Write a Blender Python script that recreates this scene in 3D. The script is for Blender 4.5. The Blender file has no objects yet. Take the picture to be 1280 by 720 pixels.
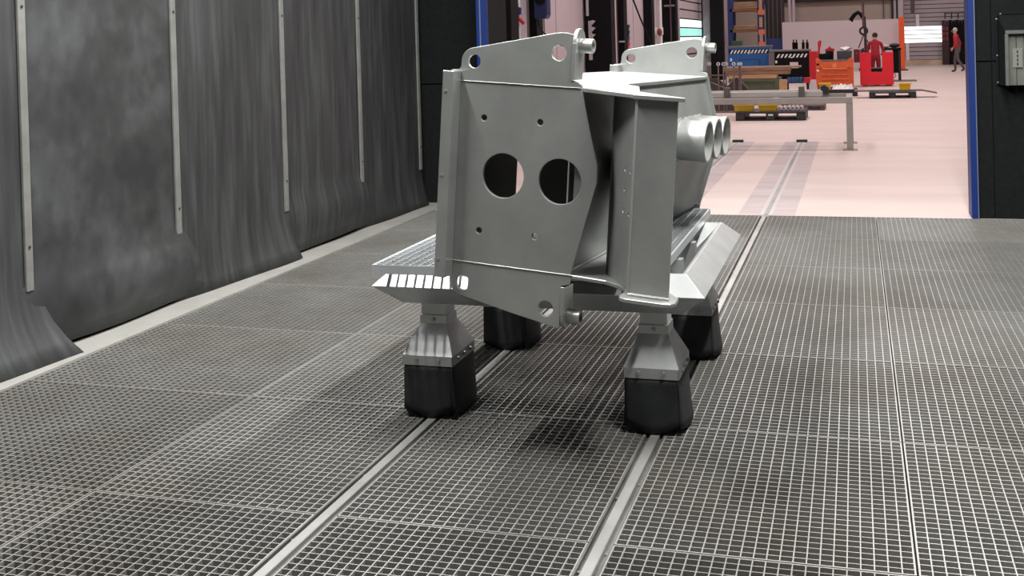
import bpy, bmesh, math, random
from mathutils import Vector, Matrix
random.seed(7)
S = bpy.context.scene
COL = S.collection

# ------------------------------------------------------------------ camera
F_PX, CX, CY = 1410.5, 640.0, 72.1          # focal length and principal point for a 1280x720 frame
YAW, PITCH, ROLL = .2951, .01152, .02819
CAM = Vector((0, 0, 1.4))
_f = Vector((-math.sin(YAW)*math.cos(PITCH), math.cos(YAW)*math.cos(PITCH), -math.sin(PITCH)))
_r = Vector((math.cos(YAW), math.sin(YAW), 0)); _d = -_r.cross(_f)
_c, _s = math.cos(ROLL), math.sin(ROLL)
RIGHT, DOWN, FWD = _c*_r + _s*_d, -_s*_r + _c*_d, _f
cam = bpy.data.cameras.new('camera'); cam_o = bpy.data.objects.new('camera', cam); COL.objects.link(cam_o)
cam.sensor_width = 36; cam.lens = F_PX/1280*36; cam.shift_y = (CY-360)/1280; cam.clip_end = 300
m = Matrix.Identity(4)
for i in range(3):
    m[i][0], m[i][1], m[i][2], m[i][3] = RIGHT[i], -DOWN[i], -FWD[i], CAM[i]
cam_o.matrix_world = m
S.camera = cam_o
def at(u, v, axis, val):
    """world point that photo pixel (u, v) shows on the plane axis = val"""
    d = RIGHT*((u-CX)/F_PX) + DOWN*((v-CY)/F_PX) + FWD
    t = (val - CAM[axis])/d[axis]
    return CAM + d*t

# ------------------------------------------------------------------ world, exposure, lights
w = bpy.data.worlds.new('world'); S.world = w; w.use_nodes = True
w.node_tree.nodes['Background'].inputs[0].default_value = (.8, .85, .9, 1)
w.node_tree.nodes['Background'].inputs[1].default_value = .08
S.view_settings.view_transform = 'Standard'; S.view_settings.look = 'None'
S.view_settings.gamma = 1; S.view_settings.use_curve_mapping = False
S.view_settings.exposure = 0.0
def area(name, loc, sx, sy, power, col, rot=(0, 0, 0)):
    l = bpy.data.lights.new(name, 'AREA'); l.shape = 'RECTANGLE'; l.size = sx; l.size_y = sy
    l.energy = power; l.color = col
    o = bpy.data.objects.new(name, l); COL.objects.link(o); o.location = loc; o.rotation_euler = rot
    return o
BOOTH_Z = 4.3
BOOTH_LAMPS = [(x, y, p*q) for x, p in ((-2.2, 1.0), (.62, 1.0)) for y, q in ((2.5, 1.0), (4.7, 1.0), (6.9, .45))]
for x, y, p in BOOTH_LAMPS:
    area('booth_lamp_light', (x, y, BOOTH_Z-.17), .12, 1.5, 225*p, (1.0, .995, .965))
HALL_Z = 8.5
HALL_LAMPS = [(x, y) for x in (-3, 1.5, 6) for y in (14.5, 21, 28, 36, 45)]
for x, y in HALL_LAMPS:
    area('hall_lamp_light', (x, y, HALL_Z-.52), 1.2, 1.2, 152, (1.0, .885, .865))

# ------------------------------------------------------------------ materials
MATS = {}
def mat(name, col, rough=.5, metal=0.0, var=0.0, scale=(8, 8, 8), bump=0.0, col2=None, detail=5, emit=None, estr=0, spec=.5, lo=.35, hi=.65, alpha=None):
    if name in MATS: return MATS[name]
    M = bpy.data.materials.new(name); M.use_nodes = True; nt = M.node_tree; b = nt.nodes['Principled BSDF']
    b.inputs['Base Color'].default_value = (*col, 1); b.inputs['Roughness'].default_value = rough
    b.inputs['Metallic'].default_value = metal; b.inputs['Specular IOR Level'].default_value = spec
    if emit: b.inputs['Emission Color'].default_value = (*emit, 1); b.inputs['Emission Strength'].default_value = estr
    if var or col2 or bump:
        tc = nt.nodes.new('ShaderNodeTexCoord'); mp = nt.nodes.new('ShaderNodeMapping'); mp.inputs['Scale'].default_value = scale
        nt.links.new(tc.outputs['Object'], mp.inputs[0])
        n = nt.nodes.new('ShaderNodeTexNoise'); n.inputs['Scale'].default_value = 1; n.inputs['Detail'].default_value = detail; n.inputs['Roughness'].default_value = .6
        nt.links.new(mp.outputs[0], n.inputs[0])
        if var or col2:
            r = nt.nodes.new('ShaderNodeValToRGB')
            c2 = col2 or tuple(min(1, c*(1+var)) for c in col); c1 = col if col2 else tuple(c*(1-var) for c in col)
            r.color_ramp.elements[0].position = lo; r.color_ramp.elements[1].position = hi
            r.color_ramp.elements[0].color = (*c1, 1); r.color_ramp.elements[1].color = (*c2, 1)
            nt.links.new(n.outputs['Fac'], r.inputs[0]); nt.links.new(r.outputs[0], b.inputs['Base Color'])
        if bump:
            bp = nt.nodes.new('ShaderNodeBump'); bp.inputs['Strength'].default_value = bump; bp.inputs['Distance'].default_value = .01
            nt.links.new(n.outputs['Fac'], bp.inputs['Height']); nt.links.new(bp.outputs[0], b.inputs['Normal'])
    MATS[name] = M; return M
def glass(name, col):
    M = mat(name, col, .1); b = M.node_tree.nodes['Principled BSDF']; b.inputs['Transmission Weight'].default_value = .6
    return M
def rubber_sheet_mat(name, seed, streak):
    """stained blast rubber: blotches, vertical streaks and dusty patches"""
    M = bpy.data.materials.new(name); M.use_nodes = True; nt = M.node_tree; b = nt.nodes['Principled BSDF']
    b.inputs['Roughness'].default_value = .62
    tc = nt.nodes.new('ShaderNodeTexCoord')
    def noise(scale, loc, detail):
        mp = nt.nodes.new('ShaderNodeMapping'); mp.inputs['Scale'].default_value = scale; mp.inputs['Location'].default_value = loc
        n = nt.nodes.new('ShaderNodeTexNoise'); n.inputs['Scale'].default_value = 1; n.inputs['Detail'].default_value = detail
        nt.links.new(tc.outputs['Object'], mp.inputs[0]); nt.links.new(mp.outputs[0], n.inputs[0]); return n
    n1 = noise((3, 13*streak-2.2, 1.3 if streak > .5 else 2.6), (seed*3.7, seed*1.3, seed), 6)
    n2 = noise((3, 34*streak, 2.2 if streak > .5 else 8), (seed, seed*5.1, 2*seed), 4)
    mx = nt.nodes.new('ShaderNodeMix'); mx.data_type = 'FLOAT'; mx.inputs[0].default_value = .4
    nt.links.new(n1.outputs['Fac'], mx.inputs[2]); nt.links.new(n2.outputs['Fac'], mx.inputs[3])
    r = nt.nodes.new('ShaderNodeValToRGB'); e = r.color_ramp.elements
    e[0].position = .36; e[0].color = (.010, .0105, .0115, 1); e[1].position = .68; e[1].color = (.042, .0455, .046, 1)
    k = e.new(.5); k.color = (.0195, .021, .0215, 1)
    nt.links.new(mx.outputs[0], r.inputs[0]); nt.links.new(r.outputs[0], b.inputs['Base Color'])
    bp = nt.nodes.new('ShaderNodeBump'); bp.inputs['Strength'].default_value = .06; bp.inputs['Distance'].default_value = .01
    nt.links.new(n1.outputs['Fac'], bp.inputs['Height']); nt.links.new(bp.outputs[0], b.inputs['Normal'])
    return M
STEEL = mat('blasted_steel', (.335, .345, .335), .42, .68, .10, (5, 5, 5), .02, detail=8)
STEEL_D = mat('weld_steel', (.30, .30, .29), .35, .5)
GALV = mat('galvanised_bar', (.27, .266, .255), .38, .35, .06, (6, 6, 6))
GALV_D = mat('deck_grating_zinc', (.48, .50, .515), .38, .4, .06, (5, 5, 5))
FRAME = mat('trolley_steel', (.46, .47, .47), .40, .68, .08, (7, 7, 7))
RUBBER = mat('black_rubber', (.012, .013, .014), .6, 0, .3, (12, 12, 12), spec=.35)
LINING = mat('black_wall_lining', (.0035, .0045, .0045), .8, 0, .35, (25, 25, 25), .2, spec=.2)
KERB = mat('kerb_plate', (.215, .21, .195), .6, 0, .08, (4, 4, 4))
PIT = mat('pit_floor', (.014, .0135, .0125), .85, 0, .25, (3, 3, 3))
RAILM = mat('rail_steel', (.30, .297, .285), .38, .45, .15, (3, 3, 40))
CHANNEL = mat('rail_channel_steel', (.10, .098, .093), .55, .4, .35, (9, 3, 9))
CONCRETE = mat('hall_floor_paint', (.60, .49, .455), .5, 0, .10, (.35, 1.6, 1), detail=6, lo=.3, hi=.7)
BAND = mat('floor_repair_band', (.45, .38, .38), .55, 0, .12, (1, 3, 1))
BLUE = mat('blue_paint', (.005, .022, .13), .45, spec=.3)
WHITEP = mat('white_paint', (.75, .75, .75), .5)
BLACK = mat('black_paint', (.003, .003, .004), .6, spec=.15)
DARK = mat('dark_grey_paint', (.028, .025, .028), .6, spec=.3)
STRIP = mat('clamp_strip_zinc', (.17, .17, .16), .5, .3, .12, (10, 10, 10))
SCREW = mat('dark_screw', (.06, .06, .06), .4, .5)
BOLT = mat('steel_bolt', (.35, .35, .35), .35, .7)

def weather(M, stain):
    """worn zinc: every panel a little different, with broad rust and dust stains lying across the floor"""
    nt = M.node_tree; b = nt.nodes['Principled BSDF']; src = b.inputs['Base Color'].links[0].from_socket
    oi = nt.nodes.new('ShaderNodeObjectInfo'); mr = nt.nodes.new('ShaderNodeMapRange'); mr.inputs['To Min'].default_value = .86; mr.inputs['To Max'].default_value = 1.14
    nt.links.new(oi.outputs['Random'], mr.inputs['Value'])
    vm = nt.nodes.new('ShaderNodeVectorMath'); vm.operation = 'SCALE'; nt.links.new(src, vm.inputs[0]); nt.links.new(mr.outputs[0], vm.inputs['Scale'])
    g = nt.nodes.new('ShaderNodeNewGeometry'); n = nt.nodes.new('ShaderNodeTexNoise'); n.inputs['Scale'].default_value = .9; n.inputs['Detail'].default_value = 5
    nt.links.new(g.outputs['Position'], n.inputs[0]); r = nt.nodes.new('ShaderNodeValToRGB'); e = r.color_ramp.elements
    e[0].position = .36; e[0].color = (*stain, 1); e[1].position = .58; e[1].color = (1, 1, 1, 1); nt.links.new(n.outputs['Fac'], r.inputs[0])
    mx = nt.nodes.new('ShaderNodeMix'); mx.data_type = 'RGBA'; mx.blend_type = 'MULTIPLY'; mx.inputs[0].default_value = 1
    nt.links.new(vm.outputs[0], mx.inputs[6]); nt.links.new(r.outputs[0], mx.inputs[7]); nt.links.new(mx.outputs[2], b.inputs['Base Color'])
weather(GALV, (.80, .765, .73))

# ------------------------------------------------------------------ helpers
class MB:
    def __init__(s): s.v, s.f, s.mi = [], [], []
    def add(s, vs, fs, mi=0):
        n = len(s.v); s.v += [tuple(q) for q in vs]; s.f += [tuple(i+n for i in f) for f in fs]; s.mi += [mi]*len(fs); return s
    def hexa(s, p, mi=0):      # p: 4 bottom ccw, 4 top ccw
        return s.add(p, [(3, 2, 1, 0), (4, 5, 6, 7), (0, 1, 5, 4), (1, 2, 6, 5), (2, 3, 7, 6), (3, 0, 4, 7)], mi)
    def box(s, x0, x1, y0, y1, z0, z1, mi=0):
        return s.hexa([(x0, y0, z0), (x1, y0, z0), (x1, y1, z0), (x0, y1, z0), (x0, y0, z1), (x1, y0, z1), (x1, y1, z1), (x0, y1, z1)], mi)
    def prism(s, pts, fn, lo, hi, mi=0):     # pts 2d, fn(p, q, t) -> xyz
        n = len(pts); vs = [fn(a, b, lo) for a, b in pts]+[fn(a, b, hi) for a, b in pts]
        fs = [tuple(range(n-1, -1, -1)), tuple(range(n, 2*n))]+[(i, (i+1) % n, n+(i+1) % n, n+i) for i in range(n)]
        return s.add(vs, fs, mi)
    def cyl(s, p0, p1, r0, r1=None, n=16, mi=0, cap=True):
        p0, p1 = Vector(p0), Vector(p1); r1 = r0 if r1 is None else r1; d = (p1-p0).normalized()
        u = d.orthogonal().normalized(); w_ = d.cross(u)
        vs = [p0+(u*math.cos(2*math.pi*i/n)+w_*math.sin(2*math.pi*i/n))*r0 for i in range(n)]
        vs += [p1+(u*math.cos(2*math.pi*i/n)+w_*math.sin(2*math.pi*i/n))*r1 for i in range(n)]
        fs = [(i, (i+1) % n, n+(i+1) % n, n+i) for i in range(n)]
        if cap: fs += [tuple(range(n-1, -1, -1)), tuple(range(n, 2*n))]
        return s.add(vs, fs, mi)
    def pipe(s, p0, p1, ro, ri, n=32, mi=0):  # hollow tube
        p0, p1 = Vector(p0), Vector(p1); d = (p1-p0).normalized(); u = d.orthogonal().normalized(); w_ = d.cross(u)
        ring = lambda p, r: [p+(u*math.cos(2*math.pi*i/n)+w_*math.sin(2*math.pi*i/n))*r for i in range(n)]
        vs = ring(p0, ro)+ring(p1, ro)+ring(p1, ri)+ring(p0, ri); fs = []
        for k in range(4):
            a, b = k*n, ((k+1) % 4)*n
            fs += [(a+i, a+(i+1) % n, b+(i+1) % n, b+i) for i in range(n)]
        return s.add(vs, fs, mi)
    def tube(s, path, r, n=8, mi=0):
        path = [Vector(p) for p in path]; vs, fs = [], []; u = None
        for k, p in enumerate(path):
            d = (path[min(k+1, len(path)-1)]-path[max(k-1, 0)]).normalized()
            u = d.orthogonal().normalized() if u is None else (u-d*u.dot(d)).normalized()
            w_ = d.cross(u); rr = r[k] if isinstance(r, (list, tuple)) else r
            vs += [p+(u*math.cos(2*math.pi*i/n)+w_*math.sin(2*math.pi*i/n))*rr for i in range(n)]
        for k in range(len(path)-1):
            fs += [(k*n+i, k*n+(i+1) % n, (k+1)*n+(i+1) % n, (k+1)*n+i) for i in range(n)]
        fs += [tuple(range(n-1, -1, -1)), tuple(range((len(path)-1)*n, len(path)*n))]
        return s.add(vs, fs, mi)
    def ball(s, c, r, n=12, mi=0):
        rx, ry, rz = r if isinstance(r, (tuple, list)) else (r, r, r); vs, fs = [], []; m_ = n//2
        for j in range(1, m_):
            t = math.pi*j/m_
            vs += [(c[0]+rx*math.sin(t)*math.cos(2*math.pi*i/n), c[1]+ry*math.sin(t)*math.sin(2*math.pi*i/n), c[2]+rz*math.cos(t)) for i in range(n)]
        vs += [(c[0], c[1], c[2]+rz), (c[0], c[1], c[2]-rz)]; T, B = len(vs)-2, len(vs)-1
        for j in range(m_-2): fs += [(j*n+i, (j+1)*n+i, (j+1)*n+(i+1) % n, j*n+(i+1) % n) for i in range(n)]
        fs += [(T, i, (i+1) % n) for i in range(n)]+[(B, (m_-2)*n+(i+1) % n, (m_-2)*n+i) for i in range(n)]
        return s.add(vs, fs, mi)
    def mesh(s, name, mats, bev=0, smooth=None):
        me = bpy.data.meshes.new(name); me.from_pydata(s.v, [], s.f)
        for q in (mats if isinstance(mats, (list, tuple)) else [mats]): me.materials.append(q)
        for p, i in zip(me.polygons, s.mi): p.material_index = i
        bm = bmesh.new(); bm.from_mesh(me); bmesh.ops.recalc_face_normals(bm, faces=bm.faces)
        if bev:
            es = [e for e in bm.edges if len(e.link_faces) == 2 and e.calc_face_angle(0) > .5]
            bmesh.ops.bevel(bm, geom=es, offset=bev, segments=1, affect='EDGES', clamp_overlap=True)
        bm.to_mesh(me); bm.free()
        if smooth:
            me.shade_smooth(); me.set_sharp_from_angle(angle=math.radians(smooth))
        return me
    def build(s, name, mats, parent=None, bev=0, smooth=None, loc=None):
        return link(name, s.mesh(name, mats, bev, smooth), parent, loc)
def link(name, data, parent=None, loc=None):
    o = bpy.data.objects.new(name, data); COL.objects.link(o)
    if parent: o.parent = parent
    if loc: o.location = loc
    return o
def tag(o, label=None, cat=None, group=None, kind=None):
    for k, v in (('label', label), ('category', cat), ('group', group), ('kind', kind)):
        if v: o[k] = v
    return o
def thing(name, label, cat, loc=(0, 0, 0), rz=0, group=None):
    o = link(name, None); o.location = loc; o.rotation_euler = (0, 0, rz); o.empty_display_size = .1
    return tag(o, label, cat, group)
def copy_tree(o, parent=None, **kw):
    c = o.copy(); COL.objects.link(c); c.parent = parent
    for k, v in kw.items(): c[k] = v
    for ch in o.children: copy_tree(ch, c)
    return c
def circle(cx, cy, r, n=36):
    return [(cx+r*math.cos(2*math.pi*i/n), cy+r*math.sin(2*math.pi*i/n)) for i in range(n)]
def plate_mesh(name, outline, holes, t, M, bev=.0018):
    """flat plate with holes in local x-z, thickness along +y"""
    cu = bpy.data.curves.new(name+'_c', 'CURVE'); cu.dimensions = '2D'; cu.fill_mode = 'BOTH'; cu.extrude = t/2-bev; cu.bevel_depth = bev; cu.bevel_resolution = 1; cu.offset = -bev
    for pts in [outline]+list(holes):
        sp = cu.splines.new('POLY'); sp.points.add(len(pts)-1); sp.use_cyclic_u = True
        for p, (a, b) in zip(sp.points, pts): p.co = (a, b, 0, 1)
    o = bpy.data.objects.new(name+'_tmp', cu); COL.objects.link(o)
    bpy.context.view_layer.update(); dg = bpy.context.evaluated_depsgraph_get()
    me = bpy.data.meshes.new_from_object(o.evaluated_get(dg)); me.name = name
    bpy.data.objects.remove(o); bpy.data.curves.remove(cu)
    me.transform(Matrix(((1, 0, 0, 0), (0, 0, -1, t/2), (0, 1, 0, 0), (0, 0, 0, 1))))
    me.materials.clear(); me.materials.append(M)
    for p in me.polygons: p.material_index = 0; p.use_smooth = False
    return me

# ------------------------------------------------------------------ booth shell
WL, WR, YB, YE = -3.70, 1.42, -2.2, 9.06      # left wall, right wall, wall behind the camera, floor end
R1, R2 = -1.557, -.711                        # rail centre lines
OPL, OPR = -2.98, .81                         # door opening
floor = tag(MB().box(WL-.3, WR+.3, YB-.3, YE-.001, -.62, -.56).build('floor', PIT), kind='structure')
CELL = .0343
def grating(x0, x1, y0, y1, parent, name='grating_panel', M=GALV, top=0.0, h=.04, t=.0036):
    """one panel: edge frame with the bar grid as its sub-part; meshes shared by size"""
    W, L = round(x1-x0, 3), round(y1-y0, 3); key = (W, L, M.name, h)
    if key not in GR:
        f = MB(); e = .005
        f.box(0, W, 0, e, -h, 0); f.box(0, W, L-e, L, -h, 0); f.box(0, e, e, L-e, -h, 0); f.box(W-e, W, e, L-e, -h, 0)
        g = MB(); nx, ny = round(W/CELL), round(L/CELL)
        for i in range(1, nx):
            x = W*i/nx; g.box(x-t/2, x+t/2, e, L-e, -h, -.0004)
        for j in range(1, ny):
            y = L*j/ny; g.box(e, W-e, y-t/2, y+t/2, -h*.9, -.0008)
        GR[key] = (f.mesh('grating_frame', M), g.mesh('grating_bars', M))
    a, b = GR[key]
    o = link(name, a, parent, (x0, y0, top)); c = link('bar_grid', b, o); c['kind'] = 'stuff'
    return o
GR = {}
HC = .036                                      # half width of the rail channel
cols = [(-3.475, -2.383), (-2.377, R1-HC), (R1+HC, R2-HC), (R2+HC, .121), (.127, 1.40)]
for k in range(9):
    y1 = YE-k*1.0; y0 = y1-1.0+.006
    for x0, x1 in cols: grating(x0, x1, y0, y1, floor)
# steel beams that carry the gratings in the pit
for k in range(10):
    MB().box(WL, WR, YE-k-.05, YE-k+.05 if k else YE-.002, -.2, -.042).build('support_beam', CHANNEL, floor)
for x in (R1, R2):                             # sunk track rails with their channel
    ch = MB(); ch.box(x-HC+.001, x-HC+.006, YB, YE, -.05, .0); ch.box(x+HC-.006, x+HC-.001, YB, YE, -.05, .0); ch.box(x-HC+.006, x+HC-.006, YB, YE, -.05, -.014)
    c = ch.build('rail_channel', CHANNEL, floor)
    MB().box(x-.0165, x+.0165, YB, YE, -.0135, .002).build('track_rail', RAILM, c, bev=.002)
    b = MB()
    bolt = MB().cyl((0, 0, 0), (0, 0, .006), .006, .005, 8).mesh('rail_bolt', BOLT, smooth=40)
    for j in range(14):
        for sx in (-1, 1): link('bolt', bolt, c, (x+sx*.025, 1.9+j*.5+(.12 if sx > 0 else 0), -.0135))
# kerb plate along the left wall
tag(MB().box(WL, -3.48, YB, YE+.4, -.03, .004).build('trim_1', KERB), 'pale kerb plate along the foot of the rubber wall', kind='structure')
wl = tag(MB().box(WL-.12, WL-.04, YB, YE+.6, -.6, BOOTH_Z).build('wall_left', LINING), 'left booth wall hung with stained rubber sheets', kind='structure')
tag(MB().box(WR, WR+.1, YB, YE+.6, -.6, BOOTH_Z).build('wall_right', rubber_sheet_mat('rubber_right', 9, .8)), kind='structure')
tag(MB().box(WL-.12, WR+.1, YB-.1, YB, -.6, BOOTH_Z).build('wall_behind', rubber_sheet_mat('rubber_behind', 11, .8)), kind='structure')
tag(MB().box(WL-.12, WR+.1, YB-.1, YE+.6, BOOTH_Z, BOOTH_Z+.1).build('ceiling', mat('booth_ceiling', (.12, .125, .125), .7)), kind='structure')
# rubber sheets between the clamp strips
SY = [1.86, 3.09, 4.317, 5.525, 6.784, 8.0, 9.23]
SE = [2.1, 3.3, 4.49, 5.76, 6.81, 8.16, 9.3]        # lower corners where the sheets end
def sheet(i, y0, y1, ye, flare, seed, streak):
    nu, nv = 22, 26; vs, fs = [], []; zt = 3.6
    zs = [zt*(1-(j/(nv-1))**.55) for j in range(nv)]
    for j, z in enumerate(zs):
        k = max(0, 1-z/.42); e = y1+.05+(ye-y1-.05)*k**1.6
        for q in range(nu):
            u = q/(nu-1); y = y0+(e-y0)*u
            bulge = .016*math.sin(u*math.pi)+.004*math.sin(u*9+i*2.1)*(.4+k)
            x = WL+.006+bulge+.012*u
            if flare > 0: x += flare*k**2.2*(.0+1.05*u)
            else: x += -flare*(.34*math.sin(min(1, k*1.1)*math.pi)+.08*k)*(.5+.6*u)
            vs.append((x, y, max(z, .006)+(.02*k if flare < 0 else 0)+.006*k*math.sin(5*u+i)))
    for j in range(nv-1):
        for q in range(nu-1): fs.append((j*nu+q, j*nu+q+1, (j+1)*nu+q+1, (j+1)*nu+q))
    b = MB().add(vs, fs); me = b.mesh('rubber_sheet', rubber_sheet_mat('stained_rubber_%d' % i, seed, streak), smooth=60)
    o = link('rubber_sheet', me, wl); md = o.modifiers.new('t', 'SOLIDIFY'); md.thickness = .006; md.offset = 1
    return o
for i, (a, b_, fl, sd, sk) in enumerate(((0, 1, .1, 3.1, .8), (1, 2, .16, 1.4, .8), (2, 3, -.16, 5.2, .3), (3, 4, .10, 7.7, .9), (4, 5, -.12, 2.9, .9), (5, 6, .05, 6.3, .9))):
    o = sheet(i, SY[a]-.06, SY[b_], SE[b_], fl, sd, sk)
screw = MB().cyl((0, 0, 0), (.006, 0, 0), .007, n=10).mesh('screw', SCREW)
for y in SY:
    s = MB().box(WL+.022, WL+.036, y-.024, y+.024, .325, 3.6).build('clamp_strip', STRIP, wl, bev=.002)
    for z in (.53, 1.64, 2.4, 3.1): link('screw', screw, s, (WL+.035, y, z))
# end wall with the door opening, black lining panels, blue door frame
WH = 1.9                                             # seam height of the lining
EW = YE+.40
wb = tag(MB().box(WL-.1, OPL-.09, EW+.03, EW+.2, -.6, BOOTH_Z).build('wall_end', LINING), 'black lined end wall beside the door opening', kind='structure')
for z0, z1 in ((0.0, 1.06), (1.065, 2.6)):
    MB().box(WL-.04, OPL-.22, EW+.012, EW+.031, z0+.004, z1).build('lining_panel', LINING, wb, bev=.003)
    MB().box(OPL-.216, OPL-.095, EW+.012, EW+.031, z0+.004, z1).build('lining_panel', LINING, wb, bev=.003)
wb2 = tag(MB().box(OPR+.05, WR+.05, YE+.03, YE+.2, -.6, BOOTH_Z).build('wall_end_right', LINING), kind='structure')
for z0, z1 in ((0.0, 1.17), (1.175, 2.6)):
    MB().box(OPR+.052, OPR+.16, YE+.012, YE+.031, z0+.004, z1).build('lining_panel', LINING, wb2, bev=.003)
    MB().box(OPR+.164, WR-.001, YE+.012, YE+.031, z0+.004, z1).build('lining_panel', LINING, wb2, bev=.003)
tag(MB().box(OPL-.095, OPR+.055, YE+.03, YE+.2, 3.9, BOOTH_Z).build('wall_end_lintel', LINING), kind='structure')
j1 = tag(MB().box(OPL-.085, OPL, YE+.0, YE+.08, 0, 3.9).build('door_frame', BLUE, bev=.004), 'blue steel door post at the far left corner of the opening', kind='structure')
MB().box(OPL-.052, OPL-.042, YE-.006, YE, 0, 3.9).build('edge_strip', mat('edge_zinc', (.14, .16, .22), .4, .3), j1)
j1.name = 'trim_2'
MB().box(OPL-.085, OPL-.004, YE+.081, EW+.21, 0, 3.9).build('lining_panel', LINING, wb)
j2 = tag(MB().box(OPR, OPR+.052, YE+.0, YE+.26, 0, 3.9).build('trim_3', BLUE, bev=.003), 'blue steel door post at the right side of the opening', kind='structure')
MB().box(OPR+.043, OPR+.05, YE-.006, YE, 0, 3.9).build('edge_strip', MATS['edge_zinc'], j2)
tag(MB().box(OPL, OPR, YE+.0, YE+.26, 3.84, 3.9).build('trim_4', BLUE), kind='structure')
# luminaires under the booth ceiling (above the picture)
LAMPG = mat('lamp_diffuser', (.9, .9, .85), .4, emit=(1, .98, .93), estr=2.0)
lb = MB().box(-.16, .16, -.8, .8, -.10, 0).mesh('lamp_housing', STRIP, bev=.01); ld = MB().box(-.13, .13, -.77, .77, -.125, -.10).mesh('lamp_diffuser', LAMPG)
for i, (x, y, p) in enumerate(BOOTH_LAMPS):
    o = thing('booth_lamp', 'long sealed lamp under the booth ceiling above the gratings', 'lamp', (x, y, BOOTH_Z-.03), 0, 'booth ceiling lamps')
    link('housing', lb, o); link('diffuser', ld, o)

# ------------------------------------------------------------------ trolley
TR = thing('blast_trolley', 'four-footed grey steel rail trolley under the steel weldment', 'trolley', (0, 0, 0))
FX0, FX1, FY0, FY1 = -1.765, -.515, 3.90, 5.20
ZE, ZR, ZB = .505, .574, .426                         # outer edge, ridge and underside heights of the frame beams
IN, IB = .075, .09
def ring(ins): return [(FX0+ins, FY0+ins), (FX1-ins, FY0+ins), (FX1-ins, FY1-ins), (FX0+ins, FY1-ins)]
oe, rr_, bo, inn = ring(0), ring(IN), ring(IB), ring(.20)
for k in range(4):
    a, b = k, (k+1) % 4
    sec = lambda i: [(*oe[i], ZE), (*rr_[i], ZR), (rr_[i][0]*.93+inn[i][0]*.07, rr_[i][1]*.93+inn[i][1]*.07, ZR-.004), (*inn[i], ZB+.03), (*inn[i], ZB), (*bo[i], ZB)]
    A, B = sec(a), sec(b); n = len(A)
    if k in (1, 3):      # long side beams: upright inner web, closed underside
        def sec2(i):
            x_, y_ = rr_[i]; s_ = 1 if i in (1, 2) else -1
            return [(*oe[i], ZE), (*rr_[i], ZR), (x_-s_*.012, y_, ZR), (x_-s_*.012, y_, ZB+.012), (*bo[i], ZB+.001)]
        A, B = sec2(a), sec2(b); n = len(A)
    mb = MB().add(A+B, [(i, (i+1) % n, n+(i+1) % n, n+i) for i in range(n)]+[tuple(range(n-1, -1, -1)), tuple(range(n, 2*n))])
    mb.build('frame_beam', FRAME, TR, bev=.0015)
for y in (4.35, 4.72): MB().box(FX0+.14, FX1-.14, y-.025, y+.025, ZB+.01, ZR-.02).build('cross_bar', FRAME, TR)
bolt_m = MB().cyl((0, 0, 0), (0, -.008, 0), .0085, .007, 8).mesh('bolt', BOLT, smooth=40)
def housing(cx, cy, skirt_rot):
    nk, hx, hy, zf, zn = .050, .100, .130, .232, .338
    m1 = MB(); m1.box(-nk, nk, -nk, nk, zn-.01, ZB+.004)
    h = m1.build('wheel_hood_neck', FRAME, None, bev=.0015); h.name = 'wheel_housing'; h.parent = TR; h.location = (cx, cy, 0)
    c = MB(); e = nk+.005; c.box(-e, e, -e, e, zn-.002, zn+.032); c.build('collar', FRAME, h, bev=.001)
    faces = [((-e, -e), (e, -e), (-hx, -hy), (hx, -hy)), ((e, -e), (e, e), (hx, -hy), (hx, hy)), ((e, e), (-e, e), (hx, hy), (-hx, hy)), ((-e, e), (-e, -e), (-hx, hy), (-hx, -hy))]
    cm = Vector((0, 0, zf-.1))
    for t0, t1, b0, b1 in faces:          # four folded hood plates, each with its bolted flange
        P4 = [Vector((*t0, zn)), Vector((*t1, zn)), Vector((*b1, zf)), Vector((*b0, zf))]
        f4 = [Vector((*b0, zf)), Vector((*b1, zf)), Vector((*b1, zf-.038)), Vector((*b0, zf-.038))]
        nrm = (P4[1]-P4[0]).cross(P4[3]-P4[0]).normalized(); out = Vector(((b0[0]+b1[0])/2, (b0[1]+b1[1])/2, 0)).normalized()
        if nrm.dot(out) < 0: nrm = -nrm
        mb = MB(); th = .003
        for q, nn in ((P4, nrm), (f4, out)):
            mb.hexa([p-nn*th for p in q]+list(q))
        mb.build('hood_plate', FRAME, h, bev=.0006)
    for bx in (-.045, .045): link('bolt', bolt_m, h, (bx, -hy-.001, zf-.018))
    link('bolt', bolt_m, h, (.0, -e-.001, zn+.015))
    for by in (-.07, 0, .07):
        o = link('bolt', bolt_m, h, (hx+.001, by, zf-.018)); o.rotation_euler = (0, 0, math.pi/2)
    # rubber flaps hanging from the flanges, rounded out towards the floor
    def flap(nrmdir, half, dist, fl, zb, corner):
        nu, nv = 13, 7; vs, fs = [], []
        for j in range(nv):
            t = j/(nv-1)
            for i in range(nu):
                u = -1+2*i/(nu-1)
                d = dist-.004+fl*t+.022*t*(1-u*u)
                z = zf-.03-(zf-.03-zb)*t+corner*t*u*u
                s_ = u*(half-.003+fl*.6*t)
                vs.append((nrmdir[0]*d-nrmdir[1]*s_, nrmdir[1]*d+nrmdir[0]*s_, z))
        for j in range(nv-1):
            for i in range(nu-1): fs.append((j*nu+i, (j+1)*nu+i, (j+1)*nu+i+1, j*nu+i+1))
        o = MB().add(vs, fs).build('rubber_skirt', RUBBER, h, smooth=60)
        md = o.modifiers.new('t', 'SOLIDIFY'); md.thickness = .006; md.offset = -1
    flap((0, -1), hx, hy, .004, .006, .024); flap((1, 0), hy, hx, .008, .016, .004); flap((0, 1), hx, hy, .004, .014, .01); flap((-1, 0), hy, hx, .004, .014, .01)
    wheel = MB(); wheel.cyl((-.02, 0, .07), (.02, 0, .07), .068, n=28); wheel.cyl((-.03, 0, .07), (-.02, 0, .07), .08, n=28); wheel.build('wheel', CHANNEL, h, smooth=40)
    return h
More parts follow.
